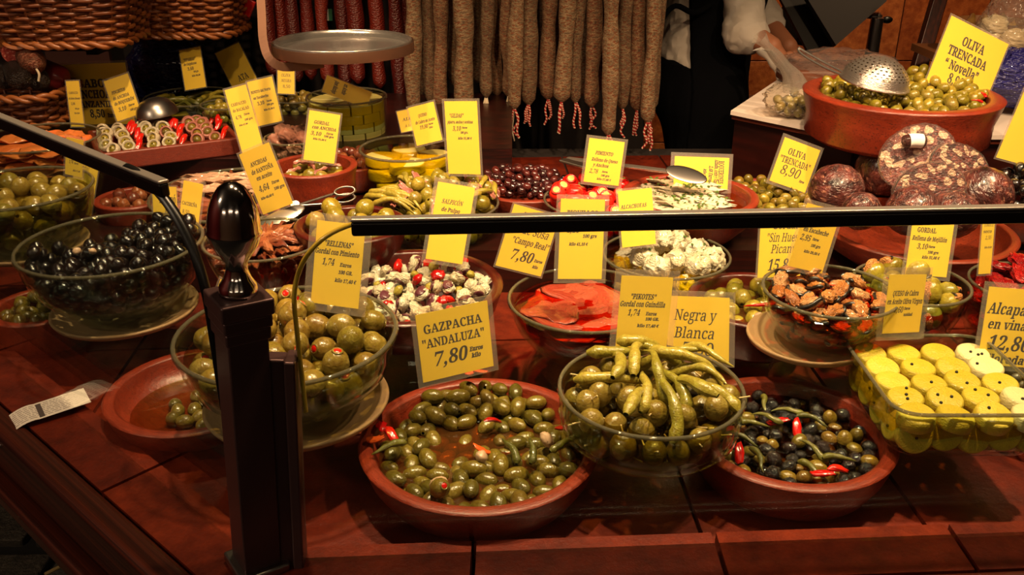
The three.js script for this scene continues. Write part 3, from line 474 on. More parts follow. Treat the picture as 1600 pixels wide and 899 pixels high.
// ======== rectangular glass dish of cheese rounds ========
{
  const h = 0.125, x0 = 0.468, x1 = 0.674, z0 = -1.152, z1 = -0.937, H = 0.075, base = TOP + h - H, cx = (x0 + x1) / 2, cz = (z0 + z1) / 2;
  const rr = (w, d, r) => { const q = new THREE.Shape(); q.moveTo(-w / 2 + r, -d / 2); q.lineTo(w / 2 - r, -d / 2); q.quadraticCurveTo(w / 2, -d / 2, w / 2, -d / 2 + r); q.lineTo(w / 2, d / 2 - r); q.quadraticCurveTo(w / 2, d / 2, w / 2 - r, d / 2); q.lineTo(-w / 2 + r, d / 2); q.quadraticCurveTo(-w / 2, d / 2, -w / 2, d / 2 - r); q.lineTo(-w / 2, -d / 2 + r); q.quadraticCurveTo(-w / 2, -d / 2, -w / 2 + r, -d / 2); return q.getSpacedPoints(72); };
  const rings = (list, capBottom) => { const pos = [], idx = []; let n = 0; list.forEach(([w, d, r, y]) => { const p = rr(w, d, r); n = p.length; p.forEach((q) => pos.push(q.x, y, q.y)); }); for (let k = 0; k + 1 < list.length; k++) for (let i = 0; i < n; i++) { const a = k * n + i, b = k * n + (i + 1) % n; idx.push(a, a + n, b, b, a + n, b + n); } for (const k of capBottom) { const c = pos.length / 3; pos.push(0, list[k][3], 0); for (let i = 0; i < n; i++) idx.push(c, k * n + i, k * n + (i + 1) % n); } const g = new THREE.BufferGeometry(); g.setAttribute('position', new THREE.Float32BufferAttribute(pos, 3)); g.setIndex(idx); g.computeVertexNormals(); return g; };
  const W = x1 - x0, D = z1 - z0;
  const g = rings([[W - 0.05, D - 0.05, 0.03, 0], [W - 0.026, D - 0.026, 0.036, 0.006], [W - 0.012, D - 0.012, 0.04, 0.02], [W - 0.004, D - 0.004, 0.04, H * 0.7], [W, D, 0.04, H - 0.004], [W - 0.002, D - 0.002, 0.04, H], [W - 0.009, D - 0.009, 0.037, H - 0.001], [W - 0.013, D - 0.013, 0.036, H * 0.7], [W - 0.022, D - 0.022, 0.034, 0.022], [W - 0.036, D - 0.036, 0.03, 0.009], [W - 0.055, D - 0.055, 0.026, 0.006]], [0, 10]);
  const gd = group('glass_dish', 'rectangular glass dish packed with yellow cheese rounds', 'dish', V(cx, base, cz)); part(gd, 'glass_wall', g, M.glass);
  const rp = rr(W - 0.004, D - 0.004, 0.039).map((q) => V(q.x, H - 0.002, q.y)); part(gd, 'rim', taper(rp, () => 0.0026, 110, 8), M.glassRim);
  const lq = rings([[W - 0.056, D - 0.056, 0.026, 0.0075], [W - 0.038, D - 0.038, 0.03, 0.0105], [W - 0.0245, D - 0.0245, 0.034, 0.023], [W - 0.0155, D - 0.0155, 0.036, H * 0.7], [W - 0.0145, D - 0.0145, 0.036, H - 0.02]], [0, 4]);
  single('liquid', lq, M.oil, 'yellow olive oil around the cheese rounds', 'liquid', V(cx, base, cz), null, 'stuff');
  const R = 0.0232, T = 0.02, cg = lathe([[0, -T / 2], [R * 0.86, -T / 2], [R * 0.97, -T * 0.38], [R, 0], [R * 0.97, T * 0.38], [R * 0.86, T / 2], [0, T / 2]], 28), pc = new THREE.SphereGeometry(0.0021, 8, 6), r = rng(99);
  const cheese = (x, y, z, rot, corns, white) => { const o = group('cheese_round', white ? 'whitish cheese round with peppercorns in the rectangular glass dish' : 'small yellow cheese round in the rectangular glass dish', 'cheese', V(x, y, z), white ? 'pale cheese rounds' : 'yellow cheese rounds in oil'); o.rotation.set(...rot); part(o, 'cheese_body', cg, white ? M.cheeseWhite : M.cheese[Math.floor(r() * 3)]); for (let k = 0; k < corns; k++) { const q = part(o.children[0], 'peppercorn', pc, M.pepper); q.position.set((r() - 0.5) * 0.024, T / 2 + 0.0008, (r() - 0.5) * 0.024); } };
  for (let j = 0; j < 5; j++) for (let i = 0; i < 4; i++) { const x = cx - W / 2 + 0.034 + i * 0.0475 + (j % 2) * 0.003 + (r() - 0.5) * 0.004, z = cz - D / 2 + 0.034 + j * 0.0405 + (r() - 0.5) * 0.004, white = i === 3 && j !== 2; cheese(x, base + H - 0.019 + (r() - 0.5) * 0.004, z, [0.16 + (r() - 0.5) * 0.2, r() * 6, (r() - 0.5) * 0.2 - 0.08], [0, 0, 1, 2, 3][Math.floor(r() * 5)] + (white ? 1 : 0), white); }
  for (let k = 0; k < 5; k++) cheese(cx - W / 2 + 0.036 + k * 0.0365, base + 0.032 + (k % 2) * 0.004, cz + D / 2 - 0.0215, [1.36, (k - 2) * 0.16, (r() - 0.5) * 0.2], k === 0 ? 1 : 0, false);
  for (let k = 0; k < 4; k++) cheese(cx - W / 2 + 0.0235, base + 0.031 + (k % 2) * 0.003, cz - D / 2 + 0.045 + k * 0.042, [0.1, 0, 1.4 + (r() - 0.5) * 0.2], 1, false);
  for (let j = 0; j < 4; j++) for (let i = 0; i < 4; i++) cheese(cx - W / 2 + 0.05 + i * 0.041, base + 0.019 + (r() - 0.5) * 0.003, cz - D / 2 + 0.042 + j * 0.044, [(r() - 0.5) * 0.2, r() * 6, (r() - 0.5) * 0.2], 0, false);
}
// ======== black olives ========
{
  const s = dish('deep', rim(173, 378, 279, { D: 0.29 }), 0.126, 'clear glass bowl of glossy black olives on a beige saucer', { base: 0.44, t: 0.005 });
  const top = (x, z) => s.y - 0.010 + (x + 0.02) * 0.19 - (z > 0.04 ? 0.008 : 0) - (x < 0 && z < 0 ? 0.018 : 0) + (x < -0.1 ? 0.024 : 0);
  const sp = pack(s, 0.0118, top, { seed: 41, full: 1, max: 560 });
  put(plainOlives(M.blackOlive, 0.0112, 1.14, 3), sp, 'black_olive', 'glossy black olive in the glass bowl on the saucer', 'olive', 'black olives in the glass bowl', 42);
  put([proto(blob(0.007, 0.005, 0.006, 0.2, 2, 4), M.garlic)], onTop(s, s.y - 0.006, [[-0.1, 0.25, 0.004], [-0.35, 0.1, -0.004]]), 'garlic_clove', 'pale garlic bit on the black olives', 'garlic', 'garlic bits on black olives', 5);
  saucer(s.x + 0.004, s.y0 - 0.0085, s.z, 0.118, 'beige ceramic saucer under the black olive bowl');
}
// ======== far left bowl of green olives ========
{
  const s = dish('deep', rim(25, 292, 226, { D: 0.262 }), 0.118, 'clear glass bowl of pale green olives at the counter end', { base: 0.5, t: 0.005 });
  const top = (x, z) => s.y - 0.014 + 0.012 * (1 - Math.hypot(x, z) / s.R);
  const sp = pack(s, 0.0185, top, { seed: 51, full: 1, max: 150 });
  put(pittedOlives(M.greenPale, 0.0172, 1.14), sp, 'large_olive', 'plump pale green olive in the bowl at the counter end', 'olive', 'plump olives at the counter end', 52);
  fluid(s, 0.018, M.brine, 'clear brine over the plump pale olives');
  saucer(s.x, s.y0 - 0.0085, s.z, 0.105, 'beige saucer under the plump green olives', M.beige);
}
// ======== small clay dish, olives and garlic (left) ========
{
  const s = dish('clay', rim(62, 476, 150, { h: 0.052 }), 0.07, 'small clay dish of green olives with garlic beside the black olive bowl', {});
  const sp = pack(s, 0.0115, () => s.y - 0.004, { seed: 61, hollow: 2.6, max: 60, Rmax: s.R * 0.95 });
  put(plainOlives(M.gazp.slice(0, 4), 0.0108, 1.16, 3), sp, 'green_olive', 'green olive in the small clay dish with garlic', 'olive', 'olives in the small clay dish with garlic', 62);
  put([proto(blob(0.016, 0.007, 0.01, 0.1, 2, 4), M.garlic)], onTop(s, s.y + 0.006, [[0.1, -0.25], [0.25, -0.3]]), 'garlic_clove', 'large pale garlic clove in the small clay dish', 'garlic', 'garlic in the small clay dish', 7, { flat: 0.8 });
}
// ======== nearly empty clay dish, few olives ========
{
  const s = dish('clay', rim(306, 606, 274, { h: 0.03 }), 0.058, 'nearly empty clay dish holding a few green olives in brine', { base: 0.62, t: 0.012 });
  const sp = pack(s, 0.0112, (x, z) => s.y0 + 0.03 - (Math.hypot(x - 0.015, z) > 0.055 ? 0.03 : 0), { seed: 71, max: 40, Rmax: 0.08 });
  put(plainOlives(M.gazp.slice(0, 4), 0.0106, 1.25, 3), sp, 'green_olive', 'green olive left in the nearly empty clay dish', 'olive', 'olives left in the nearly empty dish', 72);
  fluid(s, 0.034, M.brine, 'shallow brine in the nearly empty clay dish', false);
}
// ======== octopus salad ========
{
  const s = dish('clay', rim(640, 443, 293, { D: 0.29 }), 0.068, 'deep red clay dish of octopus salad with red pepper', { t: 0.012, mat: M.clayDark });
  stand(s.x, s.y0, s.z, 0.12, 'upturned clear glass bowl under the octopus salad');
  const top = (x, z) => s.y - 0.014 + 0.028 * (1 - Math.hypot(x - 0.02, z + 0.01) / s.R) + x * 0.06;
  const sp = pack(s, 0.0115, top, { seed: 81, hollow: 2.6, max: 260, Rmax: s.R * 0.94 });
  const oct = [0, 1, 2, 3].map((i) => { const g = new THREE.Group(); part(g, 'meat', blob(0.0135, 0.0085, 0.0115, 0.45, 1.8, i * 3.3, 14, 10), M.cream[i % 3]); const q = part(g, 'purple_skin', blob(0.0125, 0.0035, 0.009, 0.3, 2.4, i * 2 + 1, 12, 8), M.purple); q.position.y = -0.0062; return g; });
  const redp = [0, 1, 2].map((i) => proto(blob(0.011, 0.006, 0.009, 0.35, 2, i * 5), M.red[i])), gr = [0, 1].map((i) => proto(blob(0.009, 0.006, 0.007, 0.3, 2, i * 7), M.guind[i]));
  const r = rng(82), A = [], B = [], C = [];
  sp.forEach((p) => { const k = r(); (k < 0.62 ? A : k < 0.85 ? B : C).push(p); });
  put(oct, A, 'octopus_piece', 'white octopus chunk with purple skin in the salad dish', 'octopus', 'octopus chunks in the salad', 83);
  put(redp, B, 'pepper_piece', 'diced red pepper in the octopus salad', 'pepper', 'red pepper dice in the salad', 84);
  put(gr, C, 'green_pepper_piece', 'diced green pepper in the octopus salad', 'pepper', 'green pepper dice in the salad', 85);
}
// ======== red marinated slices ========
{
  const s = dish('deep', rim(913, 465, 240, { D: 0.236 }), 0.088, 'glass bowl of red marinated fish slices in orange oil', { base: 0.5 });
  stand(s.x - 0.005, s.y0, s.z, 0.098, 'clear glass stand under the red marinated fish');
  const r = rng(91);
  for (let k = 0; k < 48; k++) {
    const lay = Math.floor(k / 6), y = s.y0 + 0.012 + lay * 0.0085, rad = interp([[0, 0.056], [0.022, 0.082], [0.044, 0.1], [0.065, 0.108], [0.1, 0.113]], y - s.y0) - 0.006;
    const g = new THREE.SphereGeometry(1, 22, 8), p = g.attributes.position, ph = r() * 9;
    for (let i = 0; i < p.count; i++) { const x = p.getX(i), z = p.getZ(i); p.setXYZ(i, x * rad * 0.66 * (1 + 0.2 * Math.sin(ph + Math.atan2(z, x) * 3)), p.getY(i) * 0.0035 + 0.004 * fbm(x * 1.5 + ph, z * 1.5, ph), z * rad * 0.48 * (1 + 0.15 * Math.sin(ph + Math.atan2(z, x) * 4))); }
    g.computeVertexNormals();
    const a = k * 1.047 + lay * 0.4 + r() * 0.4, q = rad * 0.46 * (0.75 + r() * 0.3);
    const o = single('fish_slice', g, M.pinkFlesh[k % 3], 'thin red marinated fish slice in the glass bowl', 'fish', V(s.x + Math.cos(a) * q, y, s.z + Math.sin(a) * q), 'red marinated fish slices'); o.rotation.set((r() - 0.5) * 0.14, -a + 1.57, (r() - 0.5) * 0.14);
  }
  fluid(s, 0.014, M.redOil, 'orange red oil over the marinated fish');
}
// ======== artichokes ========
const parsley = (() => { const sh = new THREE.Shape(); sh.moveTo(-0.003, 0); sh.quadraticCurveTo(-0.002, 0.0025, 0, 0.002); sh.quadraticCurveTo(0.002, 0.003, 0.003, 0); sh.quadraticCurveTo(0.001, -0.002, 0, -0.0012); sh.quadraticCurveTo(-0.002, -0.0025, -0.003, 0); return new THREE.ExtrudeGeometry(sh, { depth: 0.0006, bevelEnabled: false, curveSegments: 3 }); })();
function sprinkle(name, label, pts, seed) { const im = new THREE.InstancedMesh(parsley, M.greenBit, pts.length), r = rng(seed), o = new THREE.Object3D(); pts.forEach((p, i) => { o.position.copy(p); o.rotation.set(-1.57 + (r() - 0.5) * 0.9, (r() - 0.5) * 0.9, r() * 6.28); o.scale.setScalar(0.7 + r() * 0.9); o.updateMatrix(); im.setMatrixAt(i, o.matrix); }); im.name = numbered(name); tag(im, label, 'herbs', null, 'stuff'); scene.add(im); }
{
  const s = dish('deep', rim(1041, 396, 200, { D: 0.232 }), 0.088, 'glass bowl of pale artichoke hearts in yellow oil', { base: 0.55 });
  const sp = pack(s, 0.026, (x, z) => s.y - 0.030, { seed: 101, max: 60, full: 1 });
  sp.push(...onTop(s, s.y - 0.006, [[-0.35, 0.05], [-0.05, -0.3, 0.014], [0.25, -0.35, 0.01], [0.5, -0.1, 0.004], [0.1, 0.35, 0.006], [0.42, 0.4, 0.004], [-0.2, 0.45], [0.66, 0.22]]));
  const art = [0, 1, 2].map((i) => { const g = new THREE.Group(); part(g, 'heart', blob(0.025, 0.019, 0.024, 0.4, 1.5, i * 4.1, 22, 16), M.cream[i]); for (let k = 0; k < 4; k++) { const a = k * 1.6 + i, q = part(g, 'leaf', blob(0.013, 0.017, 0.005, 0.25, 2, k + i), M.cream[(i + 1) % 3]); q.position.set(Math.cos(a) * 0.02, 0.002, Math.sin(a) * 0.02); q.rotation.y = -a + 1.57; } return g; });
  put(art, sp, 'artichoke_heart', 'pale artichoke heart in the oil-filled glass bowl', 'artichoke', 'artichoke hearts in oil', 102);
  const r = rng(103); sprinkle('chopped_parsley', 'chopped parsley on the artichoke hearts', sp.slice(-14).flatMap(({ p }) => [0, 1, 2, 3].map(() => p.clone().add(V((r() - 0.5) * 0.026, 0.0165 + r() * 0.002, (r() - 0.5) * 0.026)))), 104);
  fluid(s, 0.014, M.oil, 'yellow olive oil around the artichokes');
  stand(s.x, s.y0, s.z, 0.085, 'clear glass stand under the artichoke bowl');
}
// ======== spicy pitted olives behind ========
{
  const s = dish('clay', rim(1180, 465, 208, { h: 0.085 }), 0.08, 'clay dish of large spicy green olives behind the mussels', { mat: M.clayDark });
  const sp = pack(s, 0.0155, (x, z) => s.y - 0.008 - z * 0.06, { seed: 111, hollow: 2.5, max: 70, Rmax: s.R * 0.95 });
  put(pittedOlives(M.trenc, 0.0145, 1.12), sp, 'spicy_olive', 'large yellow-green olive in the clay dish behind the mussels', 'olive', 'olives in the dish behind the mussels', 112);
  put([proto(chilli(0.05, 0.0042, 0.05, 2), M.red[2])], onTop(s, s.y - 0.001, [[0.0, 0.28]]), 'dried_chilli', 'single thin dark red chilli on the large spicy olives', 'chilli', null, 3, { flat: 0.3 });
  put([proto(blob(0.01, 0.008, 0.008, 0.1, 2, 4), M.garlic)], onTop(s, s.y + 0.0, [[-0.12, 0.68], [0.45, 0.3]]), 'garlic_clove', 'white garlic clove among the large spicy olives', 'garlic', 'garlic among the spicy olives', 7);
  fluid(s, 0.02, M.brineOrange, 'brine in the dish of spicy olives', false);
}
// ======== mussels ========
{
  const s = dish('deep', rim(1297, 452, 208, { D: 0.193 }), 0.085, 'glass bowl of orange mussels in red oil on a beige saucer', { base: 0.5 });
  const sh = [0, 1, 2, 3].map((i) => { const g = new THREE.Group(); part(g, 'flesh', blob(0.0155, 0.0072, 0.0092, 0.5, 1.9, i * 2.7, 18, 12), M.musselFlesh[i]); const pts = []; for (let k = 0; k <= 12; k++) { const a = k / 12 * 4.3 - 0.4; pts.push(V(Math.cos(a) * 0.0162, Math.sin(a * 3) * 0.0012, Math.sin(a) * 0.0086)); } const l = part(g, 'black_lip', taper(pts, round(0.0031), 24, 6), M.musselLip); l.position.y = -0.001; return g; });
  const sp = pack(s, 0.0125, (x, z) => s.y - 0.006 + (x < 0 ? 0.008 : 0) - z * 0.08, { seed: 121, full: 1, max: 170 });
  put(sh, sp, 'mussel', 'orange shelled mussel with black lip in the glass bowl', 'mussel', 'mussels in red oil', 122, { flat: 1.1 });
  fluid(s, 0.016, M.redOil, 'red paprika oil around the mussels');
  saucer(s.x - 0.024, s.y0 - 0.0085, s.z + 0.002, 0.088, 'beige saucer under the bowl of mussels', M.beige);
  stand(s.x - 0.008, s.y0 - 0.0085, s.z + 0.004, 0.075, 'clear glass stand under the mussel saucer');
}
// ======== mussel-stuffed olives ========
{
  const s = dish('deep', rim(1425, 440, 175, { D: 0.172 }), 0.085, 'small glass bowl of olives stuffed with mussels', { base: 0.55 });
  const pr = [0, 1, 2].map((i) => { const g = new THREE.Group(); part(g, 'olive', olGeo(0.0165, 1.2, i * 2.2), M.trenc[i]); const m = part(g, 'mussel_filling', blob(0.0145, 0.0155, 0.0085, 0.3, 2, i), M.musselFlesh[i]); m.position.x = 0.0075; const pts = []; for (let k = 0; k <= 8; k++) { const a = k / 8 * 3.4 - 1.7; pts.push(V(0.0135, Math.sin(a) * 0.0155, Math.cos(a) * 0.009)); } part(g, 'dark_seam', taper(pts, round(0.0018), 14, 6), M.musselLip); return g; });
  const sp = pack(s, 0.0175, (x, z) => s.y + 0.0 + 0.012 * (1 - Math.hypot(x, z) / s.R), { seed: 131, max: 60 });
  put(pr, sp, 'mussel_stuffed_olive', 'big green olive split around a mussel in the small glass bowl', 'olive', 'mussel-stuffed olives', 132);
  fluid(s, 0.024, M.redOil, 'red oil around the mussel-stuffed olives');
  stand(s.x, s.y0, s.z, 0.07, 'clear glass stand under the mussel-stuffed olives');
}
// ======== dried tomatoes (right edge) ========
{
  const s = dish('straight', rim(1606, 442, 172, { D: 0.18 }), 0.1, 'straight glass bowl of glossy dark red tomatoes by the right end', {});
  const sp = pack(s, 0.019, (x, z) => s.y + 0.012 - z * 0.05 + 0.014 * (1 - Math.hypot(x, z) / s.R), { seed: 141, max: 60 });
  put([0, 1, 2].map((i) => proto(blob(0.026, 0.009, 0.016, 0.5, 1.8, i * 3, 20, 14), M.tomato[i])), sp, 'dried_tomato', 'wrinkled dark red tomato half in the straight glass bowl', 'tomato', 'dried tomatoes', 142, { flat: 0.9 });
  fluid(s, 0.02, M.redOil, 'red oil around the dried tomatoes');
  stand(s.x, s.y0, s.z, 0.08, 'clear glass stand under the tomato bowl');
}
// ======== capers (right edge) ========
{
  const s = dish('clay', rim(1640, 600, 170, { h: 0.06 }), 0.07, 'clay dish of capers behind the cheese dish', {});
  const sp = pack(s, 0.0068, (x, z) => s.y + 0.012 - x * 0.1, { seed: 151, hollow: 2.6, max: 220, Rmax: s.R * 0.95 });
  put(plainOlives([shiny('#5c4a34', 0.5), shiny('#4c4030', 0.5), shiny('#6a5640', 0.5)], 0.0066, 1.1, 2), sp, 'caper', 'small brown caper in the clay dish behind the cheese', 'caper', 'capers', 152);
}
// ======== middle and back rows ========
function riser(s, w, label) { const h = s.y0 - TOP - 0.06; return single('wooden_riser', moved(rbox(w, h, w, 0.004), 0, h / 2, 0), M.woodRed, label, 'riser', V(s.x, TOP + 0.06, s.z)); }
function fillet(l, w, t, seed, wave = 0.006) { const g = new THREE.SphereGeometry(1, 16, 8), p = g.attributes.position; for (let i = 0; i < p.count; i++) { const x = p.getX(i), z = p.getZ(i), k = 1 - 0.45 * Math.max(0, x); p.setXYZ(i, x * l / 2, p.getY(i) * t / 2 + wave * fbm(x * 1.3 + seed, z * 0.6, seed), z * w / 2 * k * (1 + 0.12 * Math.sin(x * 9 + seed))); } g.computeVertexNormals(); return g; }
{ // gildas: olives, long green chillies and anchovies
  const s = dish('straight', rim(685, 316, 190, { D: 0.245 }), 0.073, 'glass bowl heaped with olives, green chillies and anchovies', {});
  const sp = pack(s, 0.0165, (x, z) => s.y + 0.004 + 0.05 * (1 - (Math.hypot(x - 0.01, z + 0.01) / s.R) ** 1.4) * (1 - 0.5 * (z > 0 ? z / s.R : 0)), { seed: 161, full: 1, max: 150 });
  put(pittedOlives(M.trenc, 0.0152, 1.06), sp, 'skewer_olive', 'green olive in the heap of olives and anchovies', 'olive', 'olives in the anchovy heap', 162);
  const ch = [0, 1, 2].map((i) => chilli(0.085, 0.0072, 0.2, i * 2.4)), r = rng(163);
  for (let i = 0; i < 26; i++) { const a = i < 12 ? 2.2 + r() * 0.9 : r() * 6.28, q = s.R * (0.62 + r() * 0.36), o = single('green_chilli', ch[i % 3], M.guind[i % 3], 'pale green chilli in the heap of olives and anchovies', 'chilli', V(s.x + Math.cos(a) * q, s.y + 0.026 - q / s.R * 0.018 + r() * 0.008, s.z + Math.sin(a) * q * 0.95), 'chillies in the anchovy heap'); o.rotation.set((r() - 0.5) * 0.5, i < 12 ? -0.6 + r() * 0.3 : r() * 6.28, (r() - 0.5) * 0.5 - 0.15); }
  for (let i = 0; i < 14; i++) { const a = r() * 6.28, q = s.R * (0.4 + r() * 0.55), o = single('anchovy_fillet', fillet(0.06, 0.010, 0.003, i, 0.012), M.anchovyPink, 'pinkish anchovy fillet draped on the olive heap', 'anchovy', V(s.x + Math.cos(a) * q, s.y + 0.047 - q / s.R * 0.026, s.z + Math.sin(a) * q), 'anchovies on the olive heap'); o.rotation.set((r() - 0.5) * 0.6, r() * 6.28, (r() - 0.5) * 0.8); }
  fluid(s, 0.012, M.brine, 'brine under the olive and anchovy heap');
}
{ // goat cheese in oil
  const s = dish('straight', rim(637, 230, 152, { D: 0.218 }), 0.098, 'glass bowl of flat cheese discs in yellow oil', { t: 0.005 });
  const r = rng(171), cg = lathe([[0, -0.011], [0.037, -0.011], [0.04, -0.007], [0.04, 0.007], [0.037, 0.011], [0, 0.011]], 30);
  for (let k = 0; k < 12; k++) { const a = (k % 4) * 1.57 + Math.floor(k / 4) * 0.5 + 0.5, o = single('cheese_disc', cg, M.cheesePale, 'flat pale cheese disc in the bowl of yellow oil', 'cheese', V(s.x + Math.cos(a) * 0.057, s.y0 + 0.022 + Math.floor(k / 4) * 0.0235, s.z + Math.sin(a) * 0.057), 'cheese discs in oil'); o.rotation.set((r() - 0.5) * 0.1, 0, (r() - 0.5) * 0.1); }
  fluid(s, 0.018, M.oil, 'bright yellow oil around the cheese discs');
}
{ // olives with anchovy
  const s = dish('clay', rim(490, 257, 135, { D: 0.178 }), 0.062, 'small red clay dish of olives stuffed with anchovy', { t: 0.01, base: 0.85 });
  riser(s, 0.13, 'wooden block under the anchovy olive dish');
  const sp = pack(s, 0.0155, () => s.y - 0.012, { seed: 181, hollow: 2.5, max: 40, Rmax: s.R * 0.95 });
  put(pittedOlives(M.trenc, 0.0148, 1.12), sp, 'anchovy_olive', 'green olive in the small red clay dish', 'olive', 'olives in the small red clay dish', 182);
  put([0, 1].map((i) => proto(fillet(0.035, 0.009, 0.006, i, 0.006), M.anchovyPink)), onTop(s, s.y - 0.004, [[-0.3, -0.1, 0.006], [0.0, 0.1, 0.006], [0.2, 0.35], [-0.4, 0.3], [0.45, -0.05], [0.1, -0.3, 0.006]]), 'anchovy_fillet', 'rolled pink anchovy in the small red clay dish', 'anchovy', 'anchovies in the small clay dish', 183, { flat: 0.9 });
  fluid(s, 0.02, M.oilPale, 'oil in the small red clay dish', false);
}
{ // small brown olives behind
  const s = dish('clay', rim(552, 252, 100, { h: 0.125 }), 0.06, 'clay dish of round brown olives between cheese bowls', { t: 0.009 });
  const sp = pack(s, 0.0115, (x, z) => s.y + 0.03 * (1 - Math.hypot(x, z) / s.R) + 0.004, { seed: 191, hollow: 3.2, max: 90, Rmax: s.R * 0.95 });
  put(plainOlives(M.brownOlive, 0.0112, 1.05, 2), sp, 'brown_olive', 'round brown olive in the dish between the cheese bowls', 'olive', 'brown olives between the cheese bowls', 192);
}
{ // anchovies in a wide glass dish
  const s = dish('deep', rim(372, 300, 268, { D: 0.36 }), 0.063, 'wide shallow glass dish layered with anchovy fillets', { base: 0.62, t: 0.006 });
  const r = rng(201), fs = [0, 1, 2, 3].map((i) => fillet(0.12, 0.019, 0.0075, i * 2, 0.01));
  for (let k = 0; k < 64; k++) { const a = k / 64 * Math.PI * 2 * 1.0 + r() * 0.05, lay = k % 2, q = s.R * (0.6 - lay * 0.04), o = single('anchovy_fillet', fs[k % 4], M.anchovy[k % 4], 'long brown anchovy fillet fanned in the wide glass dish', 'anchovy', V(s.x + Math.cos(a) * q, s.y - 0.012 - lay * 0.008 + 0.006 * r(), s.z + Math.sin(a) * q), 'anchovies fanned in the wide dish'); o.rotation.set((r() - 0.5) * 0.4, -a, -0.05 + (r() - 0.5) * 0.1); o.rotation.order = 'YXZ'; o.rotation.z = 0.12; }
  const pale = [0, 1].map((i) => shiny(['#c89878', '#d4a888'][i], 0.35, { bumpMap: rep(bumpSoft, 2, 4), bumpScale: 0.002 }));
  for (let k = 0; k < 16; k++) { const o = single('anchovy_fillet', fs[k % 4], pale[k % 2], 'paler anchovy fillet lying across the middle of the wide glass dish', 'anchovy', V(s.x - 0.10 + (k % 4) * 0.06, s.y + 0.0015 + (k % 3) * 0.003, s.z - 0.11 + Math.floor(k / 4) * 0.034 + (k % 2) * 0.012), 'paler anchovies across the wide dish'); o.rotation.set(0, 0.1 + (r() - 0.5) * 0.3, (r() - 0.5) * 0.1); }
  for (let k = 0; k < 46; k++) { const a = k / 46 * Math.PI * 2, o = single('anchovy_fillet', fs[k % 4], M.anchovy[(k * 3) % 4], 'brown anchovy fillet pressed to the wall of the wide dish', 'anchovy', V(s.x + Math.cos(a) * s.R * 0.84, s.y0 + 0.035, s.z + Math.sin(a) * s.R * 0.84), 'anchovies along the wall of the wide dish'); o.rotation.order = 'YXZ'; o.rotation.set(0, -a, 0.65); o.scale.set(0.52, 1, 1.2); }
  fluid(s, 0.026, M.redOil, 'orange oil under the anchovy fillets');
  const T = group('steel_tongs', 'steel scissor tongs lying on the anchovy dish', 'tongs', V(0, 0, 0));
  const a = at(432, 345, 1.60), b = at(462, 322, 1.66), c = at(525, 302, 1.72), c2 = at(520, 318, 1.68), e = at(549, 302, 1.72);
  for (const [p, q] of [[b, c], [b, c2]]) part(T, 'arm', taper([p, p.clone().lerp(q, 0.5), q], () => 0.0026, 10, 8), M.steel);
  for (const k of [0, 1]) { const o = part(T, 'finger_ring', new THREE.TorusGeometry(0.017, 0.0024, 8, 24), M.steel); o.position.copy(e).add(V(-0.012, 0.004 - k * 0.012, k * 0.006)); o.rotation.set(-1.05, 0.2, 0.4); o.scale.set(1.15, 0.6, 1); }
  const pv = part(T, 'pivot', new THREE.CylinderGeometry(0.008, 0.008, 0.012, 16), M.steel); pv.position.copy(b); pv.rotation.x = 0.5;
  const bl = new THREE.SphereGeometry(1, 20, 10); bl.scale(0.045, 0.003, 0.02); const o = part(T, 'spoon_blade', bl, M.chrome); o.position.copy(a.clone().lerp(b, 0.25)); o.rotation.set(0.35, 0.5, 0.15);
}
{ // dish seen between sign and rail
  const s = dish('clay', rim(548, 348, 176, { D: 0.19 }), 0.06, 'clay dish of large green olives behind the octopus salad', { mat: M.clayDark });
  stand(s.x, s.y0, s.z, 0.075, 'clear glass stand under the dish behind the octopus');
  const sp = pack(s, 0.0165, (x, z) => s.y + 0.004 - z * 0.1, { seed: 211, hollow: 2.6, max: 40, Rmax: s.R * 0.95 });
  put(pittedOlives(M.trenc, 0.0155, 1.15), sp, 'large_olive', 'large green olive in the dish behind the octopus salad', 'olive', 'olives behind the octopus salad', 212);
}
{ // brown anchovies in a deeper bowl in front
  const s = dish('deep', rim(412, 372, 188, { D: 0.2 }), 0.085, 'glass bowl of dark brown anchovies behind the finial', { base: 0.55 });
  stand(s.x, s.y0, s.z, 0.075, 'clear glass stand under the brown anchovies');
  const r = rng(205), fs = [0, 1, 2, 3].map((i) => fillet(0.085, 0.017, 0.007, i * 2, 0.012));
  for (let k = 0; k < 54; k++) { const a = k / 18 * Math.PI * 2 + r() * 0.2, lay = Math.floor(k / 18), o = single('anchovy_fillet', fs[k % 4], M.anchovy[k % 4], 'brown anchovy fillet in the deep bowl behind the finial', 'anchovy', V(s.x + Math.cos(a) * s.R * (0.56 - lay * 0.13), s.y - 0.030 + lay * 0.014 + r() * 0.005, s.z + Math.sin(a) * s.R * (0.56 - lay * 0.13)), 'brown anchovies behind the finial'); o.rotation.order = 'YXZ'; o.rotation.set((r() - 0.5) * 0.5, -a + (r() - 0.5) * 0.5, 0.42 - lay * 0.2); }
  for (let k = 0; k < 26; k++) { const a = k / 26 * Math.PI * 2, o = single('anchovy_fillet', fs[k % 4], M.anchovy[(k * 3) % 4], 'brown anchovy fillet in the deep bowl behind the finial', 'anchovy', V(s.x + Math.cos(a) * s.R * 0.72, s.y0 + 0.036, s.z + Math.sin(a) * s.R * 0.72), 'brown anchovies behind the finial'); o.rotation.order = 'YXZ'; o.rotation.set(0, -a, 1.0); o.scale.setScalar(0.72); }
  fluid(s, 0.03, M.redOil, 'orange oil around the brown anchovies');
}
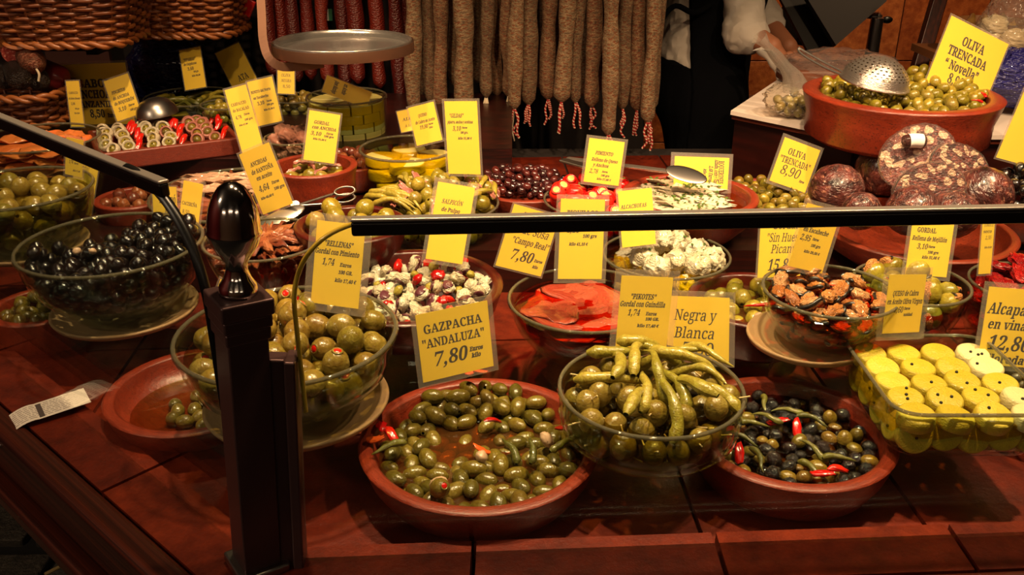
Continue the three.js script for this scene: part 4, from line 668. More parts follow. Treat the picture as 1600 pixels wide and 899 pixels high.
{ // dark red olives
  const s = dish('clay', rim(822, 290, 158, { h: 0.115 }), 0.055, 'clay dish of tiny dark red olives beside the stuffed peppers', {});
  const sp = pack(s, 0.0086, (x, z) => s.y + 0.012 + 0.022 * (1 - Math.hypot(x + 0.02, z) / s.R) + (z > 0 ? 0 : 0.004), { seed: 221, hollow: 2.8, max: 300, Rmax: s.R * 0.97 });
  put(plainOlives(M.redOlive, 0.0083, 1.1, 3), sp, 'dark_red_olive', 'tiny glossy dark red olive beside the stuffed peppers', 'olive', 'tiny dark red olives', 222);
}
{ // stuffed cherry peppers
  const s = dish('straight', rim(943, 310, 188, { D: 0.245 }), 0.062, 'glass bowl of red cherry peppers stuffed with cheese', {});
  const pg = blob(0.0185, 0.0155, 0.0185, 0.05, 1.2, 2, 20, 14), ring = new THREE.TorusGeometry(0.0095, 0.0026, 8, 20), fill = new THREE.SphereGeometry(0.0092, 14, 8); ring.rotateX(Math.PI / 2); fill.scale(1, 0.4, 1);
  const pr = [0, 1, 2].map((i) => { const g = new THREE.Group(); part(g, 'pepper', pg, M.red[i]); const a = part(g, 'rim_of_pepper', ring, M.red[i]); a.position.y = 0.0142; const b = part(g, 'cheese_filling', fill, M.cheesePale, 'cream cheese filling'); b.position.y = 0.0142; return g; });
  const sp = pack(s, 0.018, (x, z) => s.y + 0.012 - z * 0.04 + (x < 0 ? 0.006 : -0.006), { seed: 231, full: 1, max: 110 });
  put(pr, sp, 'stuffed_pepper', 'red cherry pepper filled with pale cheese', 'pepper', 'stuffed cherry peppers', 232, { turn: (r) => [0.35 + (r() - 0.5) * 1.1, r() * 6.28, (r() - 0.5) * 1.1] });
  fluid(s, 0.02, M.redOil, 'orange oil around the stuffed peppers');
}
{ // white anchovies with parsley and tongs
  const s = dish('clay', rim(1078, 302, 212, { h: 0.15 }), 0.09, 'deep clay dish of white anchovy fillets with parsley', { t: 0.012, base: 0.6 });
  const r = rng(241), fs = [0, 1, 2].map((i) => fillet(0.13, 0.03, 0.007, i * 3, 0.008)), ps = [];
  for (let k = 0; k < 20; k++) { const x = s.x - 0.05 + (k % 3) * 0.036 + (r() - 0.5) * 0.014, z = s.z - 0.075 + Math.floor(k / 3) * 0.024, y = s.y - 0.016 + (k % 3) * 0.004 + 0.01 * r(), ry = -0.55 + (r() - 0.5) * 0.25, o = single('white_anchovy', fs[k % 3], M.cream[k % 3], 'white anchovy fillet with parsley in the deep clay dish', 'anchovy', V(x, y, z), 'white anchovies with parsley'); o.rotation.set(0, ry, (r() - 0.5) * 0.12); for (let j = 0; j < 12; j++) { const a = (r() - 0.5) * 0.1, b = (r() - 0.5) * 0.02; ps.push(V(x + Math.cos(ry) * a + Math.sin(ry) * b, y + 0.0055 + r() * 0.002, z - Math.sin(ry) * a + Math.cos(ry) * b)); } }
  sprinkle('chopped_parsley', 'chopped parsley over the white anchovies', ps, 242);
  fluid(s, 0.02, M.oil, 'yellow oil around the white anchovies', false);
  const T = group('steel_tongs', 'long flat steel tongs lying across the white anchovies', 'tongs', V(0, 0, 0));
  const bar = (p, q, w, t, mat, name) => { const L = p.distanceTo(q), o = part(T, name, rbox(L, t, w, t * 0.4), mat); o.position.copy(p).lerp(q, 0.5); o.quaternion.setFromUnitVectors(V(1, 0, 0), q.clone().sub(p).normalize()); return o; };
  const A = at(878, 250, 1.92), B = at(935, 266, 1.86), C = at(1046, 268, 1.80), D = at(1100, 278, 1.74);
  bar(A, B, 0.022, 0.006, M.steel, 'arm'); bar(at(885, 248, 1.95), C, 0.018, 0.005, M.chrome, 'arm');
  const bl = new THREE.SphereGeometry(1, 24, 10); bl.scale(0.042, 0.003, 0.021); const o = part(T, 'blade', bl, M.steel); o.position.copy(C).lerp(D, 0.5); o.rotation.set(0.5, -0.25, -0.12);
}
{ // cracked olives on the right
  const s = dish('clay', rim(1203, 303, 168, { h: 0.10 }), 0.07, 'clay dish of small cracked olives beside the round sausages', { mat: M.clay });
  const sp = pack(s, 0.0118, (x, z) => s.y + 0.004 - z * 0.05, { seed: 251, hollow: 2.6, max: 160, Rmax: s.R * 0.95 });
  put([...plainOlives(M.small.concat(M.trenc), 0.0108, 1.28, 2)], sp, 'cracked_olive', 'small cracked olive in the dish beside the round sausages', 'olive', 'cracked olives beside the sausages', 252);
  const stems = [0, 1, 2, 3, 4, 5].map((i) => ({ p: V(s.x + (i - 2.5) * 0.03, s.y + 0.014, s.z + ((i * 7) % 5 - 2) * 0.018), k: 1 }));
  put([proto(taper([V(-0.025, 0, 0), V(0, 0.003, 0.004), V(0.025, 0, 0)], () => 0.001, 8, 5), M.gherkin[0])], stems, 'herb_stem', 'thin herb stem on the cracked olives', 'stem', 'herb stems on the cracked olives', 253, { flat: 0.3 });
}
{ // round blood sausages
  const s = dish('clay', rim(1432, 354, 292, { h: 0.10 }), 0.07, 'wide clay dish carrying round blood sausages', { t: 0.012, base: 0.62 });
  const list = [[1307, 297, 42, 1.74], [1382, 264, 44, 1.93], [1535, 306, 46, 1.66], [1425, 330, 40, 1.60], [1490, 335, 38, 1.60], [1345, 330, 30, 1.66]];
  const lab = ['round dark blood sausage at the end of the dish by the cracked olives', 'round blood sausage leaning behind the cut pieces', 'grey-brown blood sausage at the black olive end of the dish', 'blood sausage lying under the wrapped slice', 'blood sausage half hidden beside the largest grey-brown one', 'short blood sausage end between two round ones'];
  list.forEach(([u, v, px, d], i) => { const r = px * d / FPX, o = single('blood_sausage', blob(r, r * 0.96, r * 1.02, 0.06, 1.6, i * 5, 32, 22), M.morc, lab[i], 'sausage', at(u, v, d)); o.rotation.set(i, i * 2, i * 0.7); });
  const cutTex = canvasTex(256, 256, (c) => { const q = rng(8); c.fillStyle = '#6a2a2a'; c.fillRect(0, 0, 256, 256); for (let i = 0; i < 220; i++) { c.fillStyle = ['#7c3a34', '#4a1c20', '#8c4a42'][Math.floor(q() * 3)]; c.beginPath(); c.ellipse(q() * 256, q() * 256, 6 + q() * 12, 4 + q() * 8, q() * 3, 0, 7); c.fill(); } c.fillStyle = '#e0bfa4'; for (let i = 0; i < 24; i++) { c.beginPath(); const x = q() * 256, y = q() * 256; c.ellipse(x, y, 7 + q() * 8, 10 + q() * 20, q() * 3, 0, 7); c.fill(); c.beginPath(); c.ellipse(x + 7, y + 6, 5 + q() * 7, 8 + q() * 9, q() * 3, 0, 7); c.fill(); } });
  M.cut = phys({ map: cutTex, roughness: 0.3, clearcoat: 1, clearcoatRoughness: 0.08, bumpMap: rep(bumpSoft, 2.2, 2.2), bumpScale: 0.004 });
  const cutPiece = (u, v, d, w, h, rot, label) => {
    const W = w * d / FPX / 2, Hh = h * d / FPX / 2, g = group('cut_sausage', label, 'sausage', at(u, v, d)); g.rotation.set(...rot);
    const half = new THREE.SphereGeometry(1, 28, 14, 0, Math.PI * 2, 0, Math.PI / 2); half.rotateX(-Math.PI / 2); half.scale(W, Hh, Hh * 0.8); part(g, 'casing', half, M.morc);
    const face = new THREE.CircleGeometry(1, 32); face.scale(W, Hh, 1); part(g, 'cut_face', moved(face, 0, 0, 0.0006), M.cut, 'cut face with white fat chunks').rotation.y = 0;
    const wr = new THREE.SphereGeometry(1, 30, 20); const p = wr.attributes.position; for (let i = 0; i < p.count; i++) { const v3 = V(p.getX(i), p.getY(i), p.getZ(i)), k = 1 + 0.05 * fbm(v3.x * 4 + u, v3.y * 4, v3.z * 4); p.setXYZ(i, v3.x * W * 1.05 * k, v3.y * Hh * 1.05 * k, (v3.z > 0 ? v3.z * 0.12 : v3.z * 0.86) * Hh * k); } wr.computeVertexNormals(); part(g, 'plastic_wrap', wr, M.wrap, 'clear crinkled plastic wrap');
    return g;
  };
  cutPiece(1452, 300, 1.62, 108, 92, [-0.05, -0.05, 0.12], 'half blood sausage in plastic wrap with large white fat chunks');
  cutPiece(1432, 246, 1.77, 112, 96, [-0.35, -0.5, 0.5], 'shiny wrapped piece of blood sausage on top of the heap');
  cutPiece(1500, 262, 1.71, 110, 70, [-0.3, 0.25, -0.3], 'wrapped blood sausage piece facing the black olives');
  const e = group('sausage_end', 'tied plastic-wrapped sausage tip at the top of the heap', 'sausage', at(1424, 222, 1.755)); const stub = taper([V(-0.02, 0, 0), V(0.005, 0.003, 0), V(0.03, 0, 0)], round(0.013, 0.2), 12, 12); part(e, 'tip', stub, M.morc); part(e, 'paper_band', taper([V(-0.006, 0.002, 0), V(0.004, 0.003, 0), V(0.02, 0.002, 0)], () => 0.0138, 8, 14), M.paper);
}
{ // heap of black olives at the right edge
  const s = dish('clay', rim(1592, 312, 150, { h: 0.115 }), 0.07, 'clay dish heaped with black olives beside the blood sausages', {});
  const sp = pack(s, 0.0125, (x, z) => s.y + 0.015 + 0.07 * (1 - Math.hypot(x - 0.02, z) / s.R), { seed: 261, hollow: 2.9, max: 200, Rmax: s.R * 0.97 });
  put(plainOlives(M.blackOlive, 0.0122, 1.16, 3), sp, 'black_olive', 'glossy black olive in the heap beside the blood sausages', 'olive', 'black olives heaped by the sausages', 262);
}
// ======== cabinet with marble top, big pan and skimmer ========
{
  const pts = [V(0.545, 0, -2.235), V(0.762, 0, -2.0), V(1.75, 0, -2.0), V(1.75, 0, -2.68), V(0.80, 0, -2.68)];
  const g = group('side_cabinet', 'dark red wooden cabinet with white marble top behind the olives', 'cabinet', V(0, 0, 0));
  const inset = pts.map((p) => V(p.x + 0.016, 0, p.z - 0.014));
  part(g, 'body', prism(inset, TOP + DECK, TOP + 0.168), M.woodRed);
  part(g, 'moulding', prism(pts.map((p) => V(p.x + 0.005, 0, p.z - 0.005)), TOP + 0.168, TOP + 0.18), M.wood);
  part(g, 'marble_top', prism(pts, TOP + 0.18, TOP + 0.19), phys({ color: 0xe0cfc4, roughness: 0.35 }), 'white marble slab');
  const s = rim(1408, 146, 297, { D: 0.41 }); s.y = TOP + 0.30;
  dish('clay', s, 0.105, 'big thick-walled clay pan of cracked olives on the cabinet', { t: 0.024, base: 0.84 });
  const sp = pack(s, 0.0122, (x, z) => s.y - 0.008 + 0.05 * Math.max(0, 1 - Math.hypot(x - 0.06, z + 0.03) / 0.17) + (x < -0.1 ? 0.012 : 0), { seed: 271, hollow: 2.6, max: 260, Rmax: s.R * 0.93 });
  put(plainOlives(M.trenc, 0.0116, 1.25, 3), sp, 'yellow_olive', 'bright yellow-green cracked olive in the big clay pan', 'olive', 'olives in the big clay pan', 272);
  put([proto(chilli(0.03, 0.004, 0.1, 1), M.red[0])], [{ p: V(s.x + 0.12, s.y + 0.016, s.z + 0.11), k: 1 }, { p: V(s.x + 0.09, s.y + 0.012, s.z + 0.15), k: 0.8 }], 'red_chilli', 'small red chilli on the olives in the big clay pan', 'chilli', 'red chillies in the big pan', 5, { flat: 0.4 });
  // skimmer
  const c = at(1366, 128, 1.88), r = 51 * 1.88 / FPX, k = group('skimmer', 'perforated steel skimmer lying dome up on the olive pan', 'skimmer', c); k.rotation.set(0.12, 0.2, -0.16);
  const dome = lathe([[r, -0.004], [r + 0.004, -0.003], [r + 0.004, 0.001], [r, 0.004], [r * 0.97, 0.018], [r * 0.86, r * 0.42], [r * 0.66, r * 0.62], [r * 0.38, r * 0.76], [0, r * 0.82]], 48);
  const perf = canvasTex(1024, 512, (c) => { c.fillStyle = '#fff'; c.fillRect(0, 0, 1024, 512); c.fillStyle = '#000'; for (let q = 0; q < 8; q++) { const n = [34, 34, 32, 30, 26, 22, 16, 10][q], v = 0.52 + q * 0.056; for (let j = 0; j < n; j++) { c.beginPath(); c.ellipse((j + (q % 2) * 0.5) / n * 1024, 512 * (1 - v), 6.4 + q * 0.8, 5.2, 0, 0, 7); c.fill(); } } }, false);
  part(k, 'dome', dome, phys({ alphaMap: perf, alphaTest: 0.5, color: 0xc0b4ac, metalness: 0.88, roughness: 0.27, bumpMap: rep(bumpFine, 3, 3), bumpScale: 0.0006 }));
  k.updateMatrixWorld();
  const L = (u, v, d) => k.worldToLocal(at(u, v, d));
  part(k, 'handle', taper([V(-r * 0.75, 0.004, -0.012), L(1290, 99, 1.93), L(1253, 78, 1.97), L(1247, 74, 1.975), L(1248, 80, 1.97), L(1283, 103, 1.925), V(-r * 0.78, 0.002, 0.012)], () => 0.0026, 50, 8), M.chrome, 'looped wire handle');
  // bag of olives
  const bp = onY(1237, 182, 0.19), b = group('olive_bag', 'knotted clear plastic bag of green olives on the marble', 'bag', bp);
  const bagGeo = blob(0.072, 0.042, 0.055, 0.22, 2.2, 3, 28, 20); part(b, 'bag_body', moved(bagGeo, 0, 0.042, 0), M.bag);
  part(b, 'bag_neck', taper([V(0.0, 0.07, 0), V(-0.015, 0.1, 0), V(-0.045, 0.135, -0.01), V(-0.075, 0.165, -0.01), V(-0.10, 0.19, 0)], (t) => 0.024 * (1 - t) ** 2 + 0.006 + 0.002 * Math.sin(t * 14) + 0.01 * t ** 3, 30, 12), phys({ color: 0xf0e6dc, roughness: 0.3, transmission: 0.82, thickness: 0, bumpMap: rep(bumpSoft, 3, 6), bumpScale: 0.006 }));
  const bs = { x: bp.x, z: bp.z, y: bp.y, R: 0.055, floor: (q) => bp.y + 0.006 + Math.max(0, q - 0.035) * 0.8 }; bs.R = 0.06;
  put(plainOlives(M.trenc, 0.0115, 1.2, 2), pack(bs, 0.0125, (x, z) => bp.y + 0.062 - Math.hypot(x, z) * 0.5, { seed: 281, max: 60, Rmax: 0.052 }), 'bagged_olive', 'green olive inside the knotted plastic bag', 'olive', 'olives in the plastic bag', 282);
}
// ======== back left: salmon, skewers, peppers, tall cheese ========
{
  const s = dish('straight', rim(60, 214, 182, { D: 0.25 }), 0.07, 'shallow glass bowl of orange salmon slices at the back end', {});
  stand(s.x, s.y0, s.z, 0.1, 'clear glass stand under the salmon bowl');
  const r = rng(291); for (let k = 0; k < 30; k++) { const a = k * 0.9, o = single('salmon_slice', fillet(0.11, 0.07, 0.011, k, 0.012), M.salmon[k % 2], 'thin orange salmon slice in the shallow glass bowl', 'fish', V(s.x + Math.cos(a) * 0.055, s.y0 + 0.013 + Math.floor(k / 5) * 0.0095, s.z + Math.sin(a) * 0.055), 'salmon slices'); o.rotation.set((r() - 0.5) * 0.15, r() * 6, (r() - 0.5) * 0.15); }
}
{
  const fl = onY(150, 243, 0.15), fr = onY(376, 216, 0.15), ex = fr.clone().sub(fl), L = ex.length(); ex.normalize(); const ez = V(-ex.z, 0, ex.x).normalize(); if (ez.z > 0) ez.negate();
  const Dp = 0.24, c = fl.clone().addScaledVector(ex, L / 2).addScaledVector(ez, Dp / 2), ry = Math.atan2(-ex.z, ex.x), H = 0.042, base = TOP + 0.11;
  const g = group('clay_tray', 'rectangular clay tray of anchovy and olive skewers', 'tray', V(c.x, base, c.z)); g.rotation.y = ry;
  part(g, 'tray_floor', moved(rbox(L, 0.01, Dp, 0.004), 0, 0.005, 0), M.clay);
  for (const k of [-1, 1]) { part(g, 'tray_side', moved(rbox(L, H, 0.013, 0.005), 0, H / 2, k * (Dp / 2 - 0.006)), M.clay); part(g, 'tray_end', moved(rbox(0.013, H, Dp, 0.005), k * (L / 2 - 0.006), H / 2, 0), M.clay); }
  g.updateMatrixWorld();
  const roll = (() => { const g1 = lathe([[0.0105, -0.008], [0.015, -0.007], [0.0165, 0], [0.015, 0.007], [0.0105, 0.008], [0.0098, 0], [0.0105, -0.008]], 20); return g1; })();
  const white = [0, 1].map((i) => { const q = new THREE.Group(); part(q, 'anchovy_roll', roll, M.cream[i]); part(q, 'olive', pittedGeo(0.0102, 1.06, i), M.trenc[i]); return q; });
  const brown = [0, 1].map((i) => { const q = new THREE.Group(); part(q, 'anchovy_roll', roll, M.anchovyPink); part(q, 'olive', blob(0.0106, 0.0125, 0.0106, 0.04, 1, i), M.small[i]); return q; });
  const spots = [], spots2 = [], bars = []; const r = rng(301);
  for (let j = 0; j < 6; j++) for (let i = 0; i < 9; i++) { const x = -L / 2 + 0.034 + i * (L - 0.06) / 8 + (r() - 0.5) * 0.014, z = -Dp / 2 + 0.03 + j * 0.036 + (r() - 0.5) * 0.014, wl = x < 0.01 + (r() - 0.5) * 0.02, y = 0.034 + (1 - Math.abs(j - 2.2) / 3.4) * 0.018 + r() * 0.005; if (i % 3 === 2) bars.push({ p: g.localToWorld(V(x, y + 0.004, z)), k: 1 }); else (wl ? spots : spots2).push({ p: g.localToWorld(V(x, y, z)), k: 1 }); }
  put(white, spots, 'anchovy_roll', 'white anchovy rolled round an olive on the clay tray', 'anchovy roll', 'white anchovy rolls', 302, { turn: (q) => [0.75 + (q() - 0.5) * 1.1, (q() - 0.5) * 1.8, (q() - 0.5) * 0.9] });
  put(brown, spots2, 'brown_anchovy_roll', 'brown anchovy rolled round an olive on the clay tray', 'anchovy roll', 'brown anchovy rolls', 303, { turn: (q) => [0.7 + (q() - 0.5) * 0.6, q() * 3, (q() - 0.5) * 0.6] });
  put([0, 1].map((i) => proto(strip(0.036, 0.012, 0.008, i), M.red[i])), bars, 'pepper_strip', 'red pepper strip between anchovy rolls on the tray', 'pepper strip', 'pepper strips on the skewer tray', 304, { turn: (q) => [0.3, 1.2 + q() * 0.6, 0] });
  const k = single('steel_ladle', lathe([[0.052, -0.002], [0.052, 0.002], [0.047, 0.018], [0.034, 0.033], [0.016, 0.040], [0, 0.041]], 32), M.steel, 'upturned steel ladle bowl behind the anchovy rolls', 'ladle', at(246, 178, 2.28)); k.rotation.z = 0.1;
}
{
  const s = dish('deep', rim(298, 150, 142, { D: 0.26 }), 0.085, 'glass bowl of green chilli peppers at the back', { base: 0.6 });
  const ch = [0, 1, 2].map((i) => chilli(0.1, 0.0085, 0.1, i * 2.4)), r = rng(311);
  for (let i = 0; i < 60; i++) { const a = r() * 6.28, q = Math.sqrt(r()) * s.R * 0.72, lay = i / 60, o = single('green_chilli', ch[i % 3], [M.gherkin[1], M.guind[2], M.gherkin[0]][i % 3], 'long green chilli in the glass bowl at the back', 'chilli', V(s.x + Math.cos(a) * q, s.y0 + 0.02 + lay * 0.06, s.z + Math.sin(a) * q), 'chillies in the back bowl'); o.rotation.set((r() - 0.5) * 0.3, a + 1.57 + (r() - 0.5), (r() - 0.5) * 0.25); }
  fluid(s, 0.014, M.brine, 'brine in the back chilli bowl');
  const t = dish('deep', rim(352, 162, 78, { D: 0.128 }), 0.07, 'small glass bowl of olives in front of the back chillies', { base: 0.6 });
  put(pittedOlives(M.trenc, 0.0112, 1.1), pack(t, 0.012, () => t.y - 0.004, { seed: 312, max: 90 }), 'round_olive', 'yellow-green olive in the small back glass bowl', 'olive', 'olives in the small back bowl', 313);
}
{
  const s = dish('straight', rim(541, 149, 126, { D: 0.2 }), 0.105, 'tall glass bowl of cheese wedges in oil under the steel plate', {});
  const r = rng(321), wg = (() => { const q = new THREE.Shape(); q.moveTo(0.008, 0.0); q.absarc(0, 0, 0.09, -0.28, 0.28, false); q.lineTo(0.008, 0); const e = new THREE.ExtrudeGeometry(q, { depth: 0.02, bevelEnabled: true, bevelSize: 0.001, bevelThickness: 0.001, bevelSegments: 1, curveSegments: 8 }); e.rotateX(-Math.PI / 2); return e; })();
  for (let j = 0; j < 4; j++) for (let i = 0; i < 10; i++) { const o = single('cheese_wedge', wg, M.cheesePale, 'pale cheese wedge in the tall oil bowl', 'cheese', V(s.x, s.y0 + 0.006 + j * 0.0225, s.z), 'cheese wedges in the tall bowl'); o.rotation.y = i * 0.628 + j * 0.3; }
  fluid(s, 0.012, M.oil, 'yellow oil in the tall cheese bowl');
  const t = dish('deep', rim(462, 152, 78, { D: 0.142 }), 0.075, 'glass bowl of round green olives left of the tall cheese', { base: 0.55 });
  put(plainOlives(M.green, 0.0125, 1.08, 2), pack(t, 0.0132, (x, z) => t.y + 0.002, { seed: 331, max: 80 }), 'round_olive', 'round green olive in the bowl beside the tall cheese', 'olive', 'round olives beside the tall cheese', 332);
  const q = dish('deep', rim(458, 214, 92, { D: 0.135 }), 0.06, 'glass bowl piled with pink tuna chunks', { base: 0.6 });
  stand(q.x, q.y0, q.z, 0.05, 'clear glass stand under the tuna bowl');
  put([0, 1].map((i) => proto(blob(0.022, 0.014, 0.017, 0.5, 1.4, i * 3, 18, 12), M.tuna[i])), pack(q, 0.017, (x, z) => q.y + 0.014, { seed: 341, max: 30 }), 'tuna_chunk', 'pink flaky tuna chunk in the glass bowl', 'tuna', 'tuna chunks', 342, { flat: 0.8 });
}
{
  const s = dish('clay', rim(205, 308, 112, { h: 0.1 }), 0.07, 'small clay dish of wrinkled reddish olives behind the black ones', { t: 0.01 });
  put([0, 1, 2].map((i) => proto(blob(0.0135, 0.0125, 0.0125, 0.2, 2, i * 3), M.brownOlive[i])), pack(s, 0.0135, (x, z) => s.y + 0.004, { seed: 351, hollow: 2.6, max: 50, Rmax: s.R * 0.95 }), 'reddish_olive', 'wrinkled reddish olive in the small clay dish', 'olive', 'wrinkled reddish olives', 352);
}
// ---------- price signs ----------
const INK = '#1c1206';
function sign(q, d, lines, label, o = {}) {   // corners of the yellow card: top left, top right, bottom right, bottom left
  const [TL, TR, BR, BL] = q, k = d / FPX;
  const r = [((TR[0] - TL[0]) + (BR[0] - BL[0])) / 2 * k, -((TR[1] - TL[1]) + (BR[1] - BL[1])) / 2 * k], u = [((TL[0] - BL[0]) + (TR[0] - BR[0])) / 2 * k, -((TL[1] - BL[1]) + (TR[1] - BR[1])) / 2 * k];
  const ul = Math.hypot(...u), rl = Math.hypot(...r), b = (o.lean ?? -0.13) * ul;
  let a = -(r[0] * u[0] + r[1] * u[1]) / (b || 1e-6); a = Math.max(-0.45 * rl, Math.min(0.45 * rl, a));
  const R = RGT.clone().multiplyScalar(r[0]).addScaledVector(UPC, r[1]).addScaledVector(FWD, a), U = RGT.clone().multiplyScalar(u[0]).addScaledVector(UPC, u[1]).addScaledVector(FWD, b);
  const ex = R.clone().normalize(); const ey = U.clone().addScaledVector(ex, -U.dot(ex)).normalize(); const ez = ex.clone().cross(ey);
  const W = R.length(), H = U.length(), c = at((TL[0] + TR[0] + BR[0] + BL[0]) / 4, (TL[1] + TR[1] + BR[1] + BL[1]) / 4, d);
  const g = group('price_sign', label, 'sign', c.clone().addScaledVector(ey, -H / 2), 'yellow price signs');
  delete g.userData.group;
  g.quaternion.setFromRotationMatrix(new THREE.Matrix4().makeBasis(ex, ey, ez));
  const cw = W > 0.06 ? 480 : 288, ch = Math.round(cw * H / W);
  const tex = canvasTex(cw, Math.min(1024, ch), (x, w, h) => {
    x.fillStyle = '#f8da06'; x.fillRect(0, 0, w, h);
    x.fillStyle = INK; x.textBaseline = 'alphabetic';
    for (const [t, lx, ly, lw, sz, st = 'i'] of lines) {   // left, baseline, width, size: all as shares of the card
      x.save(); x.translate(lx * w, ly * h);
      if (st.includes('r')) x.rotate(Math.PI / 2);
      x.font = `${st.includes('b') || sz < 0.22 ? 'bold ' : ''}${Math.round(sz * w)}px serif`;
      const m = x.measureText(t).width, lim = lw * (st.includes('r') ? h : w);
      x.transform(lim / m, 0, st.includes('i') ? -0.2 : 0, 1, 0, 0); x.fillText(t, 0, 0); x.strokeStyle = INK; x.lineWidth = w * (sz < 0.16 ? 0.007 : 0.004); x.strokeText(t, 0, 0); x.restore();
    }
  });
  const face = phys({ map: tex, roughness: 0.55 });
  part(g, 'card', moved(box(W, H, 0.0008), 0, H / 2, 0), [M.yellow, M.yellow, M.yellow, M.yellow, face, M.yellow]);
  const m = o.margin ?? 0.006;
  part(g, 'plastic_sleeve', moved(box(W + m * 2, H + m * 2, 0.0018), 0, H / 2, 0), M.sleeve, 'clear laminate border');
  return g;
}
const small = (price, kilo, y = 0.62) => [[price, 0.18, y, 0.3, 0.2, 'i'], ['Euros', 0.58, y - 0.02, 0.22, 0.09, 'i'], ['100 grs', 0.56, y + 0.08, 0.28, 0.09, 'i'], ['kilo ' + kilo, 0.42, y + 0.17, 0.38, 0.08, 'i']];
sign([[87, 99], [209, 107], [215, 194], [90, 190]], 2.42, [['SABOR', 0.26, 0.38, 0.5, 0.13, 'b'], ['ANCHOA', 0.2, 0.56, 0.52, 0.13, 'b'], ['MANZANILLA', 0.14, 0.71, 0.72, 0.1, 'b'], ['8,50', 0.36, 0.88, 0.22, 0.13, 'b'], ['Euros', 0.62, 0.88, 0.12, 0.06, '']], 'large dull yellow sign reading manzanilla 8,50 behind the skewer tray', { lean: -0.3 });
sign([[98, 129], [123, 128], [137, 199], [111, 194]], 2.14, [['CARPACCIO', 0.12, 0.28, 0.72, 0.17, ''], ['de Salmón Ahumado', 0.06, 0.4, 0.88, 0.15, 'i'], ['2,98', 0.2, 0.52, 0.32, 0.18, ''], ['100 grs', 0.46, 0.62, 0.34, 0.12, ''], ['kilo 29,80', 0.38, 0.72, 0.4, 0.12, '']], 'narrow yellow sign stuck in the salmon slices', { margin: 0.003 });
sign([[162, 126], [203, 118], [221, 176], [180, 190]], 2.30, [['PINCHITOS', 0.14, 0.36, 0.56, 0.15, 'bi'], ['de ANCHOA', 0.12, 0.5, 0.66, 0.15, 'bi'], ['de BOQUERÓN', 0.1, 0.63, 0.82, 0.15, 'bi'], ['3,10', 0.18, 0.8, 0.32, 0.2, 'i'], ['Euros', 0.62, 0.75, 0.24, 0.1, 'i'], ['100 grs', 0.62, 0.86, 0.3, 0.1, 'i']], 'yellow sign for anchovy skewers above the white rolls', { margin: 0.004 });
sign([[279, 78], [316, 76], [323, 136], [286, 139]], 2.56, [['"PIPARRAS"', 0.1, 0.3, 0.6, 0.17, 'i'], ['de Guipúzcoa', 0.1, 0.4, 0.62, 0.13, 'i'], ['3,60', 0.26, 0.53, 0.3, 0.17, ''], ['100 grs', 0.52, 0.6, 0.24, 0.09, ''], ['kilo 36,00', 0.42, 0.7, 0.4, 0.09, '']], 'yellow sign standing in the back bowl of chillies', { margin: 0.003 });
sign([[338, 83], [375, 73], [408, 128], [360, 142]], 2.72, [['ATA', 0.35, 0.8, 0.42, 0.26, 'b']], 'tilted dull yellow sign ending in ATA behind the back olives', { margin: 0.003, lean: -0.3 });
sign([[353, 142], [386, 134], [412, 232], [376, 240]], 2.06, [['CARPACCIO', 0.1, 0.27, 0.7, 0.18, ''], ['de BACALAO', 0.1, 0.36, 0.76, 0.18, ''], ['4,78', 0.14, 0.47, 0.28, 0.2, ''], ['Euros', 0.54, 0.44, 0.26, 0.12, 'i'], ['100 grs', 0.5, 0.52, 0.38, 0.12, 'i'], ['kilo 47,80', 0.2, 0.58, 0.4, 0.09, 'i']], 'tall narrow yellow sign for cod carpaccio', { margin: 0.004 });
sign([[386, 128], [427, 122], [441, 188], [400, 197]], 2.28, [['BONITO del Norte', 0.06, 0.28, 0.78, 0.14, ''], ['en Escabeche', 0.1, 0.41, 0.6, 0.13, ''], ['3,10', 0.2, 0.55, 0.28, 0.18, ''], ['Euros', 0.58, 0.52, 0.2, 0.09, ''], ['100 grs', 0.55, 0.6, 0.28, 0.09, ''], ['kilo 31,00 €', 0.4, 0.7, 0.42, 0.09, '']], 'yellow sign for tuna behind the cod carpaccio sign', { margin: 0.004 });
sign([[435, 109], [460, 109], [459, 146], [434, 146]], 2.48, [['OLIVA', 0.2, 0.3, 0.55, 0.24, 'i'], ['NEGRA', 0.2, 0.52, 0.6, 0.24, 'i'], ['8,50', 0.3, 0.76, 0.45, 0.26, '']], 'small yellow sign in the round green olives under the steel plate', { margin: 0.003 });
sign([[513, 117], [581, 146], [572, 166], [503, 146]], 2.18, [['Queso Manchego', 0.2, 0.1, 0.75, 0.13, 'ir'], ['en Aceite', 0.4, 0.1, 0.6, 0.13, 'ir']], 'yellow sign tipped on its side in the tall cheese bowl', { margin: 0.002, lean: -0.2 });
sign([[490, 176], [534, 179], [516, 254], [472, 249]], 1.84, [['GORDAL', 0.18, 0.25, 0.5, 0.15, 'bi'], ['con ANCHOA', 0.14, 0.35, 0.78, 0.14, 'bi'], ['3,10', 0.12, 0.48, 0.34, 0.17, 'bi'], ['Euros', 0.62, 0.43, 0.22, 0.09, 'bi'], ['100 grs', 0.55, 0.49, 0.32, 0.09, 'bi'], ['kilo 31,00 €', 0.22, 0.57, 0.42, 0.08, 'i']], 'yellow sign standing in the anchovy-stuffed olives', { margin: 0.004 });
